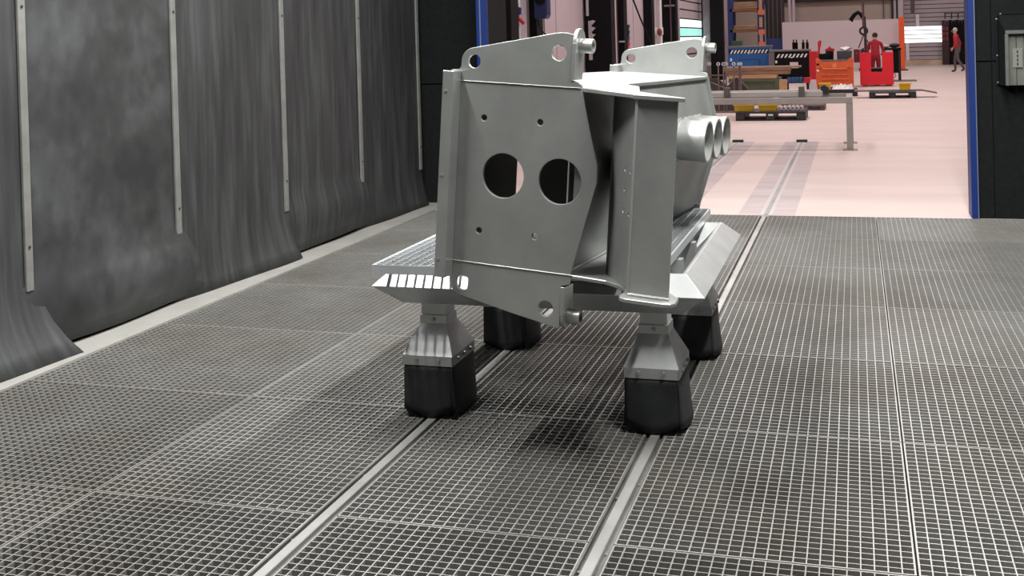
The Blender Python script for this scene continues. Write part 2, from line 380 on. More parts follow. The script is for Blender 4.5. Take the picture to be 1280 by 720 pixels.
for y in (4.10, 5.06):
    for x in (R1-.018, R2-.012): housing(x, y, 0)
# loose grating deck lying on the frame
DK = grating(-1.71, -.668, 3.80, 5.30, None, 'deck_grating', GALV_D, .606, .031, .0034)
tag(DK, 'galvanised grating deck lying on the trolley frame', 'grating')
DK.children[0]['kind'] = 'stuff'
dk_f = MB(); dk_f.box(-.004, 0, -.004, 1.504, -.031, .002); dk_f.box(1.042, 1.046, -.004, 1.504, -.031, .002); dk_f.box(0, 1.042, -.004, 0, -.031, .002); dk_f.box(0, 1.042, 1.50, 1.504, -.031, .002)
dk_f.build('edge_band', GALV_D, DK)

# ------------------------------------------------------------------ steel weldment (tilted on the deck)
A_ = Vector((0.9926045, -0.09682751, -0.07321709)); B_ = Vector((0.0958319, 0.99525237, -0.01699918)); C_ = Vector((0.07451547, 0.00985693, 0.99717114))
WD = thing('steel_weldment', 'large tilted grey steel weldment with round holes and pipe stubs', 'machine part')
mw = Matrix.Identity(4)
for i in range(3): mw[i][0], mw[i][1], mw[i][2], mw[i][3] = A_[i], B_[i], C_[i], (-0.88561, 3.50827, .662)[i]
WD.matrix_world = mw
def arc(cx, cy, r, a0, a1, n=8):
    return [(cx+r*math.cos(math.radians(a0+(a1-a0)*i/n)), cy+r*math.sin(math.radians(a0+(a1-a0)*i/n))) for i in range(n+1)]
EP = [(-.461, .629), (-.436, .631)]+arc(-.437, .643, .012, -90, 0, 4)+[(-.424, .655)]+arc(-.378, .660, .046, 176, 102, 8)+[(-.10, .766), (-.075, .770), (-.052, .769), (-.032, .764), (-.032, .617), (-.010, .614), (.0, .606), (.004, .590),
      (.067, .349), (.068, .296), (-.005, -.008), (-.009, -.040), (-.034, -.046), (-.036, -.186), (-.061, -.181), (-.202, -.158)]+arc(-.385, -.075, .048, -110, -178, 8)+[(-.434, -.058), (-.461, -.060)]
HOLES = [circle(-.377, .661, .0225), circle(-.080, .704, .0255), circle(-.384, -.080, .0245), circle(-.085, -.127, .0255), circle(-.256, .290, .0735, 48), circle(-.057, .289, .0735, 48),
         circle(-.3325, .476, .0105, 16), circle(-.1335, .475, .0105, 16), circle(-.333, .101, .0105, 16), circle(-.134, .103, .0105, 16)]
ep = plate_mesh('end_plate', EP, HOLES, .014, STEEL)
def end_frame(b0):
    o = link('end_plate', ep, WD, (0, b0, 0))
    # bent flange along the left edge
    f = MB(); f.prism([(-.461, -.062), (-.422, -.062), (-.422, -.002), (-.430, -.002), (-.430, -.054), (-.461, -.054)], lambda a, b, t: (a, b, t), -.058, .627)
    f.add([(-.461, -.062, .6), (-.461, -.054, .6), (-.461, -.054, .627), (-.461, -.062, .627)], [(0, 1, 2, 3)])
    fo = f.build('edge_flange', STEEL, o, bev=.0015)
    for c in (.56, .282, .003): MB().cyl((-.449, -.0645, c), (-.449, -.0615, c), .0045, n=10).build('rivet', STEEL_D, o)
    # ear plates with bosses
    for c0, c1, cb, up in ((.619, .785, .730, 1), (-.19, -.05, -.152, -1)):
        r = .048; cy_ = .045
        pts = ([(-.004, c0), (.075, c0)]+arc(cy_, c1-r, r, 0, 180, 14)+[(-.004, c1-r)]) if up > 0 else ([(-.004, c1), (-.004, c0+r)]+arc(cy_, c0+r, r, 180, 360, 14)+[(.08, c1)])
        MB().prism(pts, lambda b, c, t: (t, b, c), -.034, -.022).build('ear_plate', STEEL, o, bev=.0015, smooth=35)
        MB().pipe((-.022, cy_, cb), (.022, cy_, cb), .024, .015, 28).build('boss', STEEL_D, o, bev=.0012, smooth=40)
    # weld seams at the deck plates
    for c in (.594, -.008):
        path = [(-.42+.42*i/24, -.001, c+.0004*math.sin(i*2.3)) for i in range(25)]
        MB().tube(path, .0022, 6).build('weld_bead', STEEL, o, smooth=60)
    return o
end_frame(0.0); end_frame(1.83)
abz = lambda a, b, t: (a, b, t)
MB().prism([(-.46, .013), (.0, .013), (.21, -.15), (.226, -.172), (.228, -.186), (.372, -.186), (.386, -.182), (.25, -.045), (.19, .02), (.085, .38), (.035, .44), (.0, .52), (.0, 1.829), (-.46, 1.829)], abz, .582, .595).build('top_plate', STEEL, WD, bev=.0015)
MB().prism([(-.43, .016), (-.02, .016), (.0, -.002), (.118, -.014), (.165, -.045), (.195, -.075), (.212, -.11), (.214, -.185), (.222, -.205), (.24, -.215), (.36, -.215), (.378, -.205), (.386, -.185), (.38, -.12), (.25, .06), (.05, .45), (-.03, .6), (-.03, 1.828), (-.43, 1.828)], abz, -.02, -.007).build('bottom_plate', STEEL, WD, bev=.002)
# bent side wall behind the end plate's edge
MB().prism([(-.012, .582), (.052, .349), (.052, .296), (-.022, -.007), (-.032, -.007), (.042, .296), (.042, .349), (-.022, .582)], lambda a, c, t: (a, t, c), .014, 1.83).build('side_wall', STEEL, WD, bev=.001)
for b0, b1 in ((.014, .595), (.70, 1.185), (1.205, 1.83)):
    MB().box(-.455, -.445, b0, b1, -.007, .582).build('left_panel', STEEL, WD)
MB().box(-.018, .034, .03, .038, .20, .40).build('inner_web', STEEL, WD)
MB().tube([(-.018+.0*i, .02+.5*i/12, -.003) for i in range(13)], .005, 6).build('weld_bead', STEEL_D, WD, smooth=60)
# column: front flange, slanting web, shadowed back web
MB().box(.240, .360, -.170, -.158, -.007, .582).build('column_flange', STEEL, WD, bev=.001)
MB().prism([(.228, -.157), (.240, -.170), (.240, -.155)], abz, -.007, .582).build('column_edge', STEEL_D, WD)
web = plate_mesh('column_web', [(0, -.007), (.272, -.007), (.272, .582), (0, .582)], [circle(.155, .355, .008, 14), circle(.215, .352, .005, 12), circle(.155, .29, .004, 10), circle(.155, .225, .008, 14), circle(.215, .222, .005, 12)], .01, STEEL)
wo = link('column_web', web, WD, (.088, .09, 0)); wo.rotation_euler = (0, 0, math.atan2(-.235, .15))
MB().prism([(.084, .092), (.096, .086), (.06, .30), (.05, .30)], abz, -.007, .582).build('column_back_web', STEEL, WD)
MB().tube([(.125+.085*i/10, .045-.13*i/10, -.002+.002*(i % 2)) for i in range(11)], .006, 6).build('weld_bead', STEEL_D, WD, smooth=60)
MB().tube([(.238+.125*i/10, -.172, -.003+.001*(i % 2)) for i in range(11)], .005, 6).build('weld_bead', STEEL_D, WD, smooth=60)
for i, b in enumerate((1.135, 1.31, 1.485)):      # three pipe stubs
    p = MB().pipe((.03, b, .352), (.174, b, .352), .0835, .077, 48).build('pipe_stub', STEEL, WD, smooth=40)
    MB().pipe((.154, b, .352), (.1745, b, .352), .086, .076, 48).build('pipe_rim', STEEL_D, p, bev=.001, smooth=40)
    MB().pipe((.048, b, .352), (.060, b, .352), .0895, .083, 48).build('weld_collar', STEEL_D, p, smooth=40)
MB().prism([(1.45, -.02), (1.62, -.02), (1.62, .05), (1.5, .05)], lambda b, c, t: (t, b, c), -.06, -.03).build('rear_foot', STEEL, WD)

# ------------------------------------------------------------------ inspection hood on the end wall
HB = thing('wall_hood', 'black bolted rubber hood with grey framed opening on the right end wall', 'wall hood', (1.0, YE+.012, 1.0))
def hp(u, v, y=YE-.0): 
    p = at(u, v, 1, y); return (p.x-1.0, p.z-1.0)
d_ = .16
MB().prism([(0, 0), (.0, .51), (.025, .535), (.40, .535), (.40, 0), (.385, 0), (.385, .52), (.03, .52), (.015, .505), (.015, 0)], lambda a, c, t: (a, -t, c), .0, .02).build('wall_flange', LINING, HB, bev=.002)
hd = MB(); P_ = [(.02, 0, .53), (.39, 0, .53), (.36, -d_, .40), (.055, -d_, .40)]
hd.hexa([(.03, -.002, .40), (.38, -.002, .40), (.355, -d_+.012, .385), (.06, -d_+.012, .385), (.02, 0, .53), (.39, 0, .53), (.36, -d_, .40), (.055, -d_, .40)])
hd.build('sloping_top', LINING, HB, bev=.002)
MB().hexa([(.015, 0, 0), (.03, 0, 0), (.062, -d_, 0), (.047, -d_, 0), (.015, 0, .51), (.03, 0, .51), (.062, -d_, .40), (.047, -d_, .40)]).build('side_cheek', LINING, HB)
MB().hexa([(.37, 0, 0), (.385, 0, 0), (.375, -d_, 0), (.36, -d_, 0), (.37, 0, .51), (.385, 0, .51), (.375, -d_, .40), (.36, -d_, .40)]).build('side_cheek', LINING, HB)
ZG = mat('hood_frame_grey', (.11, .118, .11), .45, .3, .1, (20, 20, 20))
MB().box(.050, .37, -d_-.012, -d_, .375, .402).build('frame_bar', ZG, HB, bev=.002)
MB().box(.046, .070, -d_-.010, -d_+.03, 0, .376).build('frame_bar', ZG, HB, bev=.002)
MB().box(.345, .369, -d_-.010, -d_+.03, 0, .376).build('frame_bar', ZG, HB, bev=.002)
CURT = mat('hood_curtain', (.10, .105, .09), .5, 0, .25, (6, 6, 2))
for i in range(5): MB().box(.074+.054*i, .124+.054*i, -d_+.03+.006*(i % 2), -d_+.035+.006*(i % 2), .0, .374).build('curtain_strip', CURT, HB, bev=.001)
tp = MB().box(.100, .165, -d_+.022, -d_+.026, .13, .27).build('tag_plate', mat('tag_grey', (.17, .175, .15), .5), HB)
for i in range(4): MB().box(.128, .136, -d_+.0205, -d_+.0219, .145+.03*i, .165+.03*i).build('tag_mark', BLACK, tp)
for a, c in ((.012, .49), (.04, .527), (.012, .22), (.012, .02), (.39, .5)): MB().cyl((a-.004, -.018, c), (a-.004, -.026, c), .006, n=8).build('bolt', BOLT, HB)

# ------------------------------------------------------------------ hall shell
PINK = mat('hall_panel', (.52, .44, .47), .6, 0, .04, (.6, .6, .6))
PINK2 = mat('hall_panel_grey', (.42, .37, .40), .6, 0, .04, (.6, .6, .6))
BEIGE = mat('far_wall_beige', (.42, .35, .30), .7, 0, .05, (.5, .5, .5))
HX0, HX1, HY1 = -5.2, 14.0, 52.6
fh = tag(MB().box(HX0-.2, HX1+.2, YE, HY1+1, -.12, 0).build('floor_hall', CONCRETE), 'pale pink painted concrete floor of the hall', kind='structure')
for x in (R1+.02, R2+.01):
    MB().box(x-.22, x+.22, YE+.02, 15.5, 0, .0015).build('repair_band', BAND, fh)
    MB().box(x-.05, x+.05, YE+.01, 15.4, .0016, .003).build('rail_channel', mat('rail_edge', (.5, .46, .46), .5), fh)
    MB().box(x-.016, x+.016, YE+.01, 15.4, .003, .006).build('track_rail', RAILM, fh)
    MB().box(x-.07, x+.07, 15.38, 15.48, .002, .03).build('rail_stop', DARK, fh)
hl = tag(MB().box(HX0-.2, HX0, YE+.3, HY1, 0, HALL_Z).build('wall_hall_left', PINK), kind='structure')
for y in (17.0, 19.9, 23.9, 27.4, 30.9, 34.4): MB().box(HX0, HX0+.012, y, y+.02, 0, 6).build('panel_joint', PINK2, hl)
tag(MB().box(HX0-.2, HX1+.2, HY1, HY1+.2, 0, HALL_Z).build('wall_hall_far', BEIGE), kind='structure')
tag(MB().box(HX1, HX1+.2, YE+.3, HY1, 0, HALL_Z).build('wall_hall_right', PINK2), kind='structure')
tag(MB().box(HX0-.2, HX1+.2, YE, HY1+.2, HALL_Z, HALL_Z+.2).build('ceiling_hall', mat('hall_ceiling', (.4, .36, .36), .8)), kind='structure')
fw = MB(); fw.box(WR+.12, HX1, YE+.22, YE+.4, 0, HALL_Z); fw.box(HX0, WL-.14, YE+.22, YE+.4, 0, HALL_Z); fw.box(WL-.14, WR+.12, YE+.22, YE+.4, BOOTH_Z+.11, HALL_Z); fw.box(WL-.3, OPL-.1, EW+.21, EW+.3, 0, HALL_Z)
tag(fw.build('wall_hall_near', PINK2), kind='structure')
for i, (x, y) in enumerate(HALL_LAMPS):
    o = thing('high_bay_lamp', 'square high bay lamp hanging under the hall roof', 'lamp', (x, y, HALL_Z-.05), 0, 'hall roof lamps')
    MB().box(-.03, .03, -.03, .03, -.25, 0).build('stem', DARK, o); MB().box(-.65, .65, -.65, .65, -.42, -.25).build('housing', STRIP, o, bev=.02)
    MB().box(-.6, .6, -.6, .6, -.435, -.42).build('diffuser', LAMPG, o)

def rect(u0, v0, u1, v1, Y):
    a, b = at(u0, (v0+v1)/2, 1, Y), at(u1, (v0+v1)/2, 1, Y); um = (u0+u1)/2
    return a.x, b.x, at(um, v1, 1, Y).z, at(um, v0, 1, Y).z
def px(u, v, Y): return at(u, v, 1, Y)

# ------------------------------------------------------------------ left wall furniture of the hall
LAV = mat('conduit_lavender', (.45, .41, .46), .45)
BROWN = mat('dark_brown_post', (.09, .06, .065), .6)
NAVY = mat('navy_plastic', (.015, .025, .09), .4)
REDP = mat('red_paint', (.50, .008, .018), .45, 0, .08, (5, 5, 5))
REDC = mat('red_cloth', (.36, .012, .03), .8)
def wallbox(name, label, cat, u0, u1, M, v0=-60, z0=0.0, Yoff=-.05, depth=None):
    Y = at(u0, 30, 0, HX0+.02).y+Yoff; a, b = px(u0, 30, Y), px(u1, 30, Y); z1 = px(u0, v0, Y).z
    o = tag(MB().box(a.x, b.x, Y, Y+(depth or .4), z0, z1).build(name, M, bev=.01), label, cat); o['yf'] = Y
    return o, a.x, b.x, Y
o, x0, x1, Y = wallbox('black_cabinet', 'tall black cabinet in the hall right beside the left blue door post', 'cabinet', 610, 639, BLACK)
for i in range(5):
    q = px(611.5, 17+11.5*i, Y); hk = MB(); hk.box(q.x-.02, q.x+.03, Y-.05, Y-.002, q.z-.02, q.z+.02); hk.box(q.x-.02, q.x+.05, Y-.06, Y-.045, q.z-.035, q.z+.0)
    hk.build('cable_hook', LAV if i < 4 else REDP, o, bev=.004)
o, x0, x1, Y = wallbox('conduit_column', 'pale lavender conduit column with cables and a red valve', 'column', 640, 650, LAV)
for k, dx in enumerate((.03, .08, .13)): MB().cyl((x0+dx, Y-.03, 0), (x0+dx, Y-.03, 3.6), .018, n=10).build('conduit', PINK2 if k % 2 else WHITEP, o, smooth=40)
q = px(650, 14, Y); MB().box(q.x-.05, q.x+.04, Y-.14, Y-.05, q.z-.06, q.z+.06).build('valve_box', NAVY, o, bev=.01)
MB().cyl((q.x-.02, Y-.1, q.z-.08), (q.x+.09, Y-.1, q.z-.2), .03, n=10).build('valve_handle', REDP, o, smooth=40)
cab = MB(); cab.tube([tuple(px(648+2*math.sin(i*1.3), -20+8.5*i, Y-.06)) for i in range(11)], .012, 6); cab.build('cable', WHITEP, o, smooth=60)
wallbox('brown_post', 'narrow dark brown post beside the conduit column', 'post', 650, 653.5, BROWN)
wallbox('black_post', 'black steel post behind the navy hose reel', 'post', 660, 671, BLACK)
wallbox('grey_post', 'thin grey edge post right of the black post behind the reel', 'post', 671.3, 674, PINK2)
Yr = 17.4; a, b = px(670, 25, Yr), px(686, 10, Yr); zc = px(678, 8, Yr).z
HR = thing('hose_reel', 'navy blue hose reel with hanging black cable on the pink wall', 'hose reel', ((a.x+b.x)/2, Yr, zc))
MB().prism([(-.10, -.20), (.08, -.20), (.11, -.14), (.11, .30), (.05, .38), (-.10, .38)], lambda p, q, t: (p, t, q), -.12, .12).build('housing', NAVY, HR, bev=.015)
MB().cyl((0, -.14, .1), (0, -.12, .1), .08, n=20).build('hub', BLACK, HR, smooth=40)
MB().tube([(-.05, -.1, -.2), (-.03, -.1, -.32), (.02, -.1, -.4), (.10, -.1, -.47), (.17, -.1, -.53), (.3, -.1, -.62), (.42, -.1, -.66)], .010, 6).build('cable', BLACK, HR, smooth=60)
MB().tube([(.05, -.1, -.2), (.05, -.1, -.6), (.05, -.1, -.9)], .010, 6).build('drop_cable', BROWN, HR, smooth=60)
o, x0, x1, Y = wallbox('tool_cabinet', 'wide black cabinet with a row of hanging tools behind the lug boss', 'cabinet', 731, 764, BLACK)
bd = rect(736, 26, 740, 75, Y-.03); MB().box(bd[0], bd[1], Y-.04, Y-.006, bd[2], bd[3]).build('tool_board', LAV, o)
bd = rect(732, -40, 735, 20, Y-.03); MB().box(bd[0], bd[1], Y-.04, Y-.006, bd[2], bd[3]).build('edge_rail', LAV, o)
for i in range(5):
    q = px(740, 27+8.5*i, Y-.05); MB().prism([(0, .03), (.075, .012), (.01, -.06), (0, -.06)], lambda p, r, t: (q.x+p, t, q.z+r), Y-.09, Y-.045).build('hanging_tool', (LAV, LAV, LAV, NAVY, REDP)[i], o)
wallbox('pink_strip_post', 'slim pinkish post between the tool cabinet and a black post', 'post', 765.5, 769, PINK, depth=.15)
o, x0, x1, Y = wallbox('black_post', 'black post with a thin brown conduit left of the coloured tags', 'post', 770, 780, BLACK)
MB().cyl((x0+.03, Y-.03, 0), (x0+.03, Y-.03, 4), .015, n=8).build('conduit', BROWN, o, smooth=40)
bd = rect(774, 51, 781, 53, Y-.03); MB().box(bd[0], bd[1], Y-.04, Y-.004, bd[2], bd[3]).build('bracket', LAV, o)
for i, M in enumerate((BLACK, BLACK, NAVY, REDP)):
    q = at(783.5+.2*i, 34+7.4*i, 0, HX0+.03)
    tag(MB().hexa([(HX0+.001, q.y-.28, q.z-.1), (HX0+.05, q.y-.28, q.z-.1), (HX0+.05, q.y+.12, q.z-.1), (HX0+.001, q.y+.12, q.z-.1), (HX0+.001, q.y-.1, q.z+.06), (HX0+.05, q.y-.1, q.z+.06), (HX0+.05, q.y+.3, q.z+.06), (HX0+.001, q.y+.3, q.z+.06)]).build('wall_sign', M, bev=.004),
        ('topmost small black slanted sign on the pink wall', 'second small black slanted sign down on the pink wall', 'small navy slanted sign on the pink wall', 'small dark red slanted sign on the pink wall')[i], 'sign', 'slanted signs on the pink wall')
o, x0, x1, Y = wallbox('black_post', 'broad black post between the pink wall and the twin white pipes', 'post', 805.5, 815, BLACK)
q0, q1, q2 = px(790, -4, Y-2.5), px(800, 22, Y-2.5), px(811, 47, Y-2.5)
tag(MB().tube([tuple(q0), tuple(q1), tuple(q2), tuple(q2+Vector((.1, 0, -.3)))], .02, 8).build('sloping_pipe', BLACK, smooth=40), 'thin black pipe sloping down across the pink wall', 'pipe')
Y = 29.8
for i, (u, lab) in enumerate(((818.5, 'left one of the twin white vertical pipes'), (825.5, 'right one of the twin white vertical pipes, with a red valve'))):
    q = px(u, 30, Y); o = thing('riser_pipe', lab, 'pipe', (q.x, Y, 0), 0, 'twin riser pipes')
    MB().cyl((0, 0, 0), (0, 0, 4), .045, n=14).build('pipe', PINK if i == 0 else WHITEP, o, smooth=40)
    MB().cyl((0, 0, 1.55), (0, 0, 1.75), .07, n=14).build('coupling', WHITEP, o, smooth=40)
    if i: MB().ball((-.01, -.09, 1.62), (.07, .04, .1)).build('valve_wheel', mat('rust_red', (.25, .05, .03), .6), o, smooth=60)
o, x0, x1, Y = wallbox('control_cabinet', 'wide black control cabinet left of the slatted door', 'cabinet', 828, 845, BLACK)
MB().cyl(((x0+x1)/2+.05, Y-.03, .5), ((x0+x1)/2+.05, Y-.03, 4), .02, n=8).build('conduit', BROWN, o, smooth=40)
for v in (6, 52): bd = rect(830, v, 843, v+2.2, Y-.03); MB().box(bd[0], bd[1], Y-.04, Y-.004, bd[2], bd[3]).build('number_plate', mat('dim_plate', (.2, .18, .17), .6), o)
# sectional door in the left wall
MINT = mat('mint_window', (.3, .8, .7), .2, emit=(.45, 1, .85), estr=.75); SKYW = mat('bright_window', (.9, .95, 1), .2, emit=(.95, .98, 1), estr=1.1)
d1 = tag(link('door_1', None), 'pink slatted sectional door with bright window rows in the left hall wall', kind='structure')
ya, yb = at(848.5, 30, 0, HX0+.05).y, at(876.5, 30, 0, HX0+.05).y
zA = at(848.5, 23.5, 0, HX0+.05).z; st = .285
for k in range(-6, 8):
    z1 = zA-st*k; z0 = z1-st+.045
    if z0 < 0: continue
    M = (SKYW, MINT, SKYW)[k] if 0 <= k < 3 else PINK
    MB().box(HX0+.005, HX0+.06, ya, yb, z0, z1-.0).build('window_pane' if 0 <= k < 3 else 'door_slat', M, d1, bev=.004)
MB().box(HX0+.002, HX0+.03, ya-.02, yb+.02, 0, 5).build('door_backing', BLACK, d1)
for y, M in ((ya-.25, PINK2), (yb+.05, DARK)): MB().box(HX0, HX0+.09, y, y+.22, 0, 5).build('door_post', M, d1)
o, x0, x1, Y = wallbox('grey_column', 'grey steel column just right of the slatted door', 'column', 879, 887, mat('column_grey', (.30, .29, .32), .5, 0, .05), Yoff=-1.5)
for i in range(5): q = px(885, 46+10*i, Y); MB().box(q.x-.05, q.x+.06, Y-.03, Y-.002, q.z-.12, q.z+.08).build('clip_plate', LAV, o)
wallbox('black_machine_post', 'broad black machine post left of the white riser near the rack', 'post', 887.5, 904, BLACK, Yoff=-4)
Y = 41; q = px(904, 30, Y); tag(MB().cyl((q.x, Y, 0), (q.x, Y, 4), .055, n=14).build('riser_pipe', PINK, smooth=40), 'single pale pipe standing between black post and pallet rack', 'pipe')

# ------------------------------------------------------------------ pallet rack with loads
RBLUE = mat('rack_blue', (.02, .04, .16), .45); ORANGE = mat('rack_orange', (.75, .18, .10), .5); WOOD = mat('pale_wood', (.50, .29, .16), .7, 0, .2, (2, 14, 14)); WOODD = mat('dark_wood', (.22, .12, .07), .7, 0, .3, (2, 14, 14)); CARD = mat('cardboard', (.35, .24, .15), .8, 0, .15, (3, 3, 3))
Yk = 43.0; xa, xb = px(913, 30, Yk).x, px(950, 30, Yk).x
RK = thing('pallet_rack', 'blue pallet rack with orange fittings and wooden loads behind the blue container', 'rack', ((xa+xb)/2, Yk, 0))
hw = (xb-xa)/2
for sx in (-1, 1):
    for y in (0, 1.1): MB().box(sx*hw-.09, sx*hw+.09, y-.06, y+.06, 0, 4.2).build('upright', RBLUE, RK, bev=.01)
for z in (.95, 1.72, 2.5):
    for y in (-.02, 1.12): MB().box(-hw, hw, y-.04, y+.04, z-.1, z).build('shelf_beam', ORANGE if y > 0 else WOODD, RK)
    MB().box(-hw, hw, .03, 1.07, z-.02, z+.01).build('shelf_board', WOODD, RK)
for z in (1.15, 1.62, 2.35, 2.9): MB().box(hw-.06, hw+.17, -.1, -.062, z-.1, z+.09).build('orange_bracket', ORANGE, RK)
for z in (1.3, 1.95, 2.6): MB().box(hw-.02, hw+.1, -.09, -.062, z-.16, z+.22).build('white_guard', WOOD, RK)
for i, (z, h, lab) in enumerate(((1.735, .16, 'stack of wooden boards on the middle shelf of the rack'), (2.515, .3, 'thick stack of boards on the top shelf of the rack'), (.965, .13, 'thin wooden load on the lowest shelf of the rack'))):
    o = thing('board_stack', lab, 'boards', ((xa+xb)/2, Yk+.5, z+.0), 0, 'rack loads')
    for k in range(int(h/.05)): MB().box(-hw+.12, hw-.15, -.4, .4, .001+.05*k, .046+.05*k).build('board', (WOOD, CARD)[k % 2], o)
q = rect(914, 51, 927, 59, 41.5); tag(MB().box(q[0], q[1], 41.5, 42, 0, q[3]).build('green_box', mat('green_paint', (.03, .09, .05), .6), bev=.02), 'small dark green box in front of the rack', 'box')
q = rect(957, -20, 979, 62, 46.5); o = tag(MB().box(q[0], q[1], 46.5, 47.5, 0, q[3]).build('dark_machine', DARK, bev=.03), 'tall dark brown machine right of the pallet rack', 'machine')
for k in range(4): a = q[0]+.1+.17*k; MB().box(a, a+.04, 46.45, 46.499, .9, q[3]).build('guide_bar', BROWN, o)
MB().box(q[0]+.02, q[1]-.05, 46.44, 46.499, .7, 1.35).build('blue_guard', RBLUE, o)
for u, lab in ((987, 'left white drain pipe at the far wall'), (992, 'right white drain pipe at the far wall')):
    q = px(u, 20, 51); tag(MB().cyl((q.x, 51, 0), (q.x, 51, 5), .07, n=12).build('drain_pipe', PINK, smooth=40), lab, 'pipe', 'drain pipes')

# ------------------------------------------------------------------ far end of the hall
Yp = 46.0; q = rect(978, 24, 1123.5, 66, Yp)
PT = thing('partition_screen', 'long low pinkish white partition screen behind the red crate', 'partition', (q[0], Yp, 0))
MB().box(0, q[1]-q[0], -.03, .03, .1, 1.98).build('panel', mat('partition_white', (.62, .54, .56), .6), PT)
for k in range(4): MB().box((q[1]-q[0])*k/3-.04, (q[1]-q[0])*k/3+.04, -.25, .25, 0, .1).build('foot', DARK, PT)
x = px(1127, 40, Yp-.5).x; OP = thing('orange_post', 'bright orange post at the end of the partition', 'post', (x, Yp-.5, 0))
MB().box(-.10, .10, -.08, .08, .04, 2.03).build('post', mat('signal_orange', (.85, .11, .02), .5), OP); MB().box(-.2, .2, -.2, .2, 0, .04).build('base_plate', DARK, OP)
YF = HY1
for z in (2.95, ): tag(MB().box(HX0+.1, 2.0, YF-.35, YF-.01, z, z+.5).build('crane_beam', DARK, bev=.02), 'dark horizontal beam across the top of the far wall', 'beam')
x = px(1104.5, 15, YF-.1).x; tag(MB().box(x-.02, x+.02, YF-.1, YF-.01, 1.9, 2.95).build('wall_joint', BROWN), 'thin dark vertical joint cover on the beige far wall', 'joint cover')
for u0, u1, M, lab in ((1114, 1116.5, DARK, 'dark narrow post at the right end of the beige wall'), (1117, 1120, PINK2, 'grey narrow post between the dark posts'), (1120.5, 1122, DARK, 'dark thin post left of the pale column'), (1122.5, 1129, PINK, 'pale column beside the far slatted door')):
    a, b = px(u0, 10, YF-.2).x, px(u1, 10, YF-.2).x; tag(MB().box(a, b, YF-.2, YF-.01, 0, 4.5).build('wall_post', M), lab, 'post')
d2 = tag(link('door_2', None), 'grey slatted sectional door with white window rows at the far end of the hall', kind='structure')
xa, xb = px(1130, 40, YF-.06).x, px(1215, 40, YF-.06).x; zb = px(1150, 75, YF-.06).z; st = .1865
for k in range(22):
    z0 = zb+st*k; win = 4 <= k < 8; xe = px(1177.5, 40, YF-.06).x if win else xb
    MB().box(xa, xe, YF-.06, YF-.012, z0+.016, z0+st-.012).build('window_pane' if win else 'door_slat', SKYW if win else PINK2, d2)
MB().box(xa, xb, YF-.012, YF-.004, zb, zb+st*22).build('door_backing', DARK, d2)
MB().box(xa, xb, YF-.3, YF-.001, 0, zb).build('threshold', mat('sand_threshold', (.55, .42, .30), .7, 0, .15, (2, 2, 2)), d2)
for u, v0, v1 in ((1134.5, 54, 76), (1147, 18, 33)):
    q = rect(u-2, v0, u+2, v1, YF-.1); MB().box(q[0], q[1], YF-.1, YF-.06, q[2], q[3]).build('door_bracket', WHITEP, d2)
q = rect(1138, -10, 1143, 16, YF-.5); tag(MB().box(q[0], q[1], YF-.55, YF-.45, q[2], q[3]+1).build('crane_pendant', BROWN, bev=.02), 'dark hanging pendant in front of the far slatted door', 'pendant')
Yc = YF-.45; q = rect(1177.5, 24, 1212, 80.5, Yc)
SC = thing('strip_curtain', 'dark strip curtain doorway behind the walking man', 'curtain', (q[0], Yc, 0))
W_ = q[1]-q[0]; n = 8
for k in range(n):
    a = W_*k/n; o = MB().box(a+.004, a+W_/n-.002, -.01-.012*(k % 2), -.004-.012*(k % 2), .01, 1.93-.05*(k % 2)).build('strip', BLACK if k > 1 else mat('dark_red_strip', (.03, .006, .008), .5), SC)
    if k < 2:
        for j in range(3): MB().box(a+.02, a+W_/n-.02, -.034, -.0245, 1.05+.22*j, 1.2+.22*j).build('red_band', mat('dim_red', (.22, .03, .035), .5), o)
MB().box(0, W_, -.03, .03, 1.95, 2.0).build('hanging_rail', LAV, SC); MB().box(.1, W_, -.2, -.15, 2.2, 2.24).build('track_bar', DARK, SC)
for k in range(4): MB().box(.12+.26*k, .16+.26*k, -.2, -.03, 1.99, 2.22).build('hanger', DARK, SC)

# ------------------------------------------------------------------ crates, stillages and workpieces
def crate(name, label, u0, v0, u1, Y, depth, M, top=None):
    q = rect(u0, v0, u1, v0+10, Y); W, Hh = q[1]-q[0], q[3]
    o = thing(name, label, 'container', (q[0], Y, 0)); t = .03
    MB().box(0, W, 0, t, .1, Hh).build('front', M, o, bev=.008); MB().box(0, W, depth-t, depth, .1, Hh).build('back', M, o)
    MB().box(0, t, t, depth-t, .1, Hh).build('side', M, o); MB().box(W-t, W, t, depth-t, .1, Hh).build('side', M, o); MB().box(t, W-t, t, depth-t, .1, .13).build('bottom', M, o)
    for sx in (.06, W-.16):
        for sy in (.05, depth-.15): MB().box(sx, sx+.1, sy, sy+.1, 0, .1).build('foot', DARK, o)
    return o, W, Hh
def hazard(o, W, z, n):
    MB().box(0.03, W-.03, -.006, -.001, z-.07, z+.07).build('hazard_band', BLACK, o)
    s = MB()
    for k in range(n):
        a = .06+(W-.22)*k/(n-1); s.hexa([(a, -.01, z-.06), (a+.055, -.01, z-.06), (a+.055, -.0065, z-.06), (a, -.0065, z-.06), (a+.06, -.01, z+.05), (a+.115, -.01, z+.05), (a+.115, -.0065, z+.05), (a+.06, -.0065, z+.05)])
    s.build('hazard_stripes', WHITEP, o)
    c = W/2; MB().prism([(c-.06, z-.02), (c, z-.09), (c+.07, z+.0), (c, z-.05)], lambda p, r, t: (p, t, r), -.013, -.0105).build('arrow_mark', WHITEP, o)
BCR = mat('crate_blue', (.012, .11, .36), .45); GREYF = mat('crate_frame_grey', (.14, .13, .14), .5)
o, W, Hh = crate('metal_container', 'blue metal container with black and white hazard stripes', 910, 59.5, 962, 36, 1.0, BCR)
hazard(o, W, Hh-.12, 11)
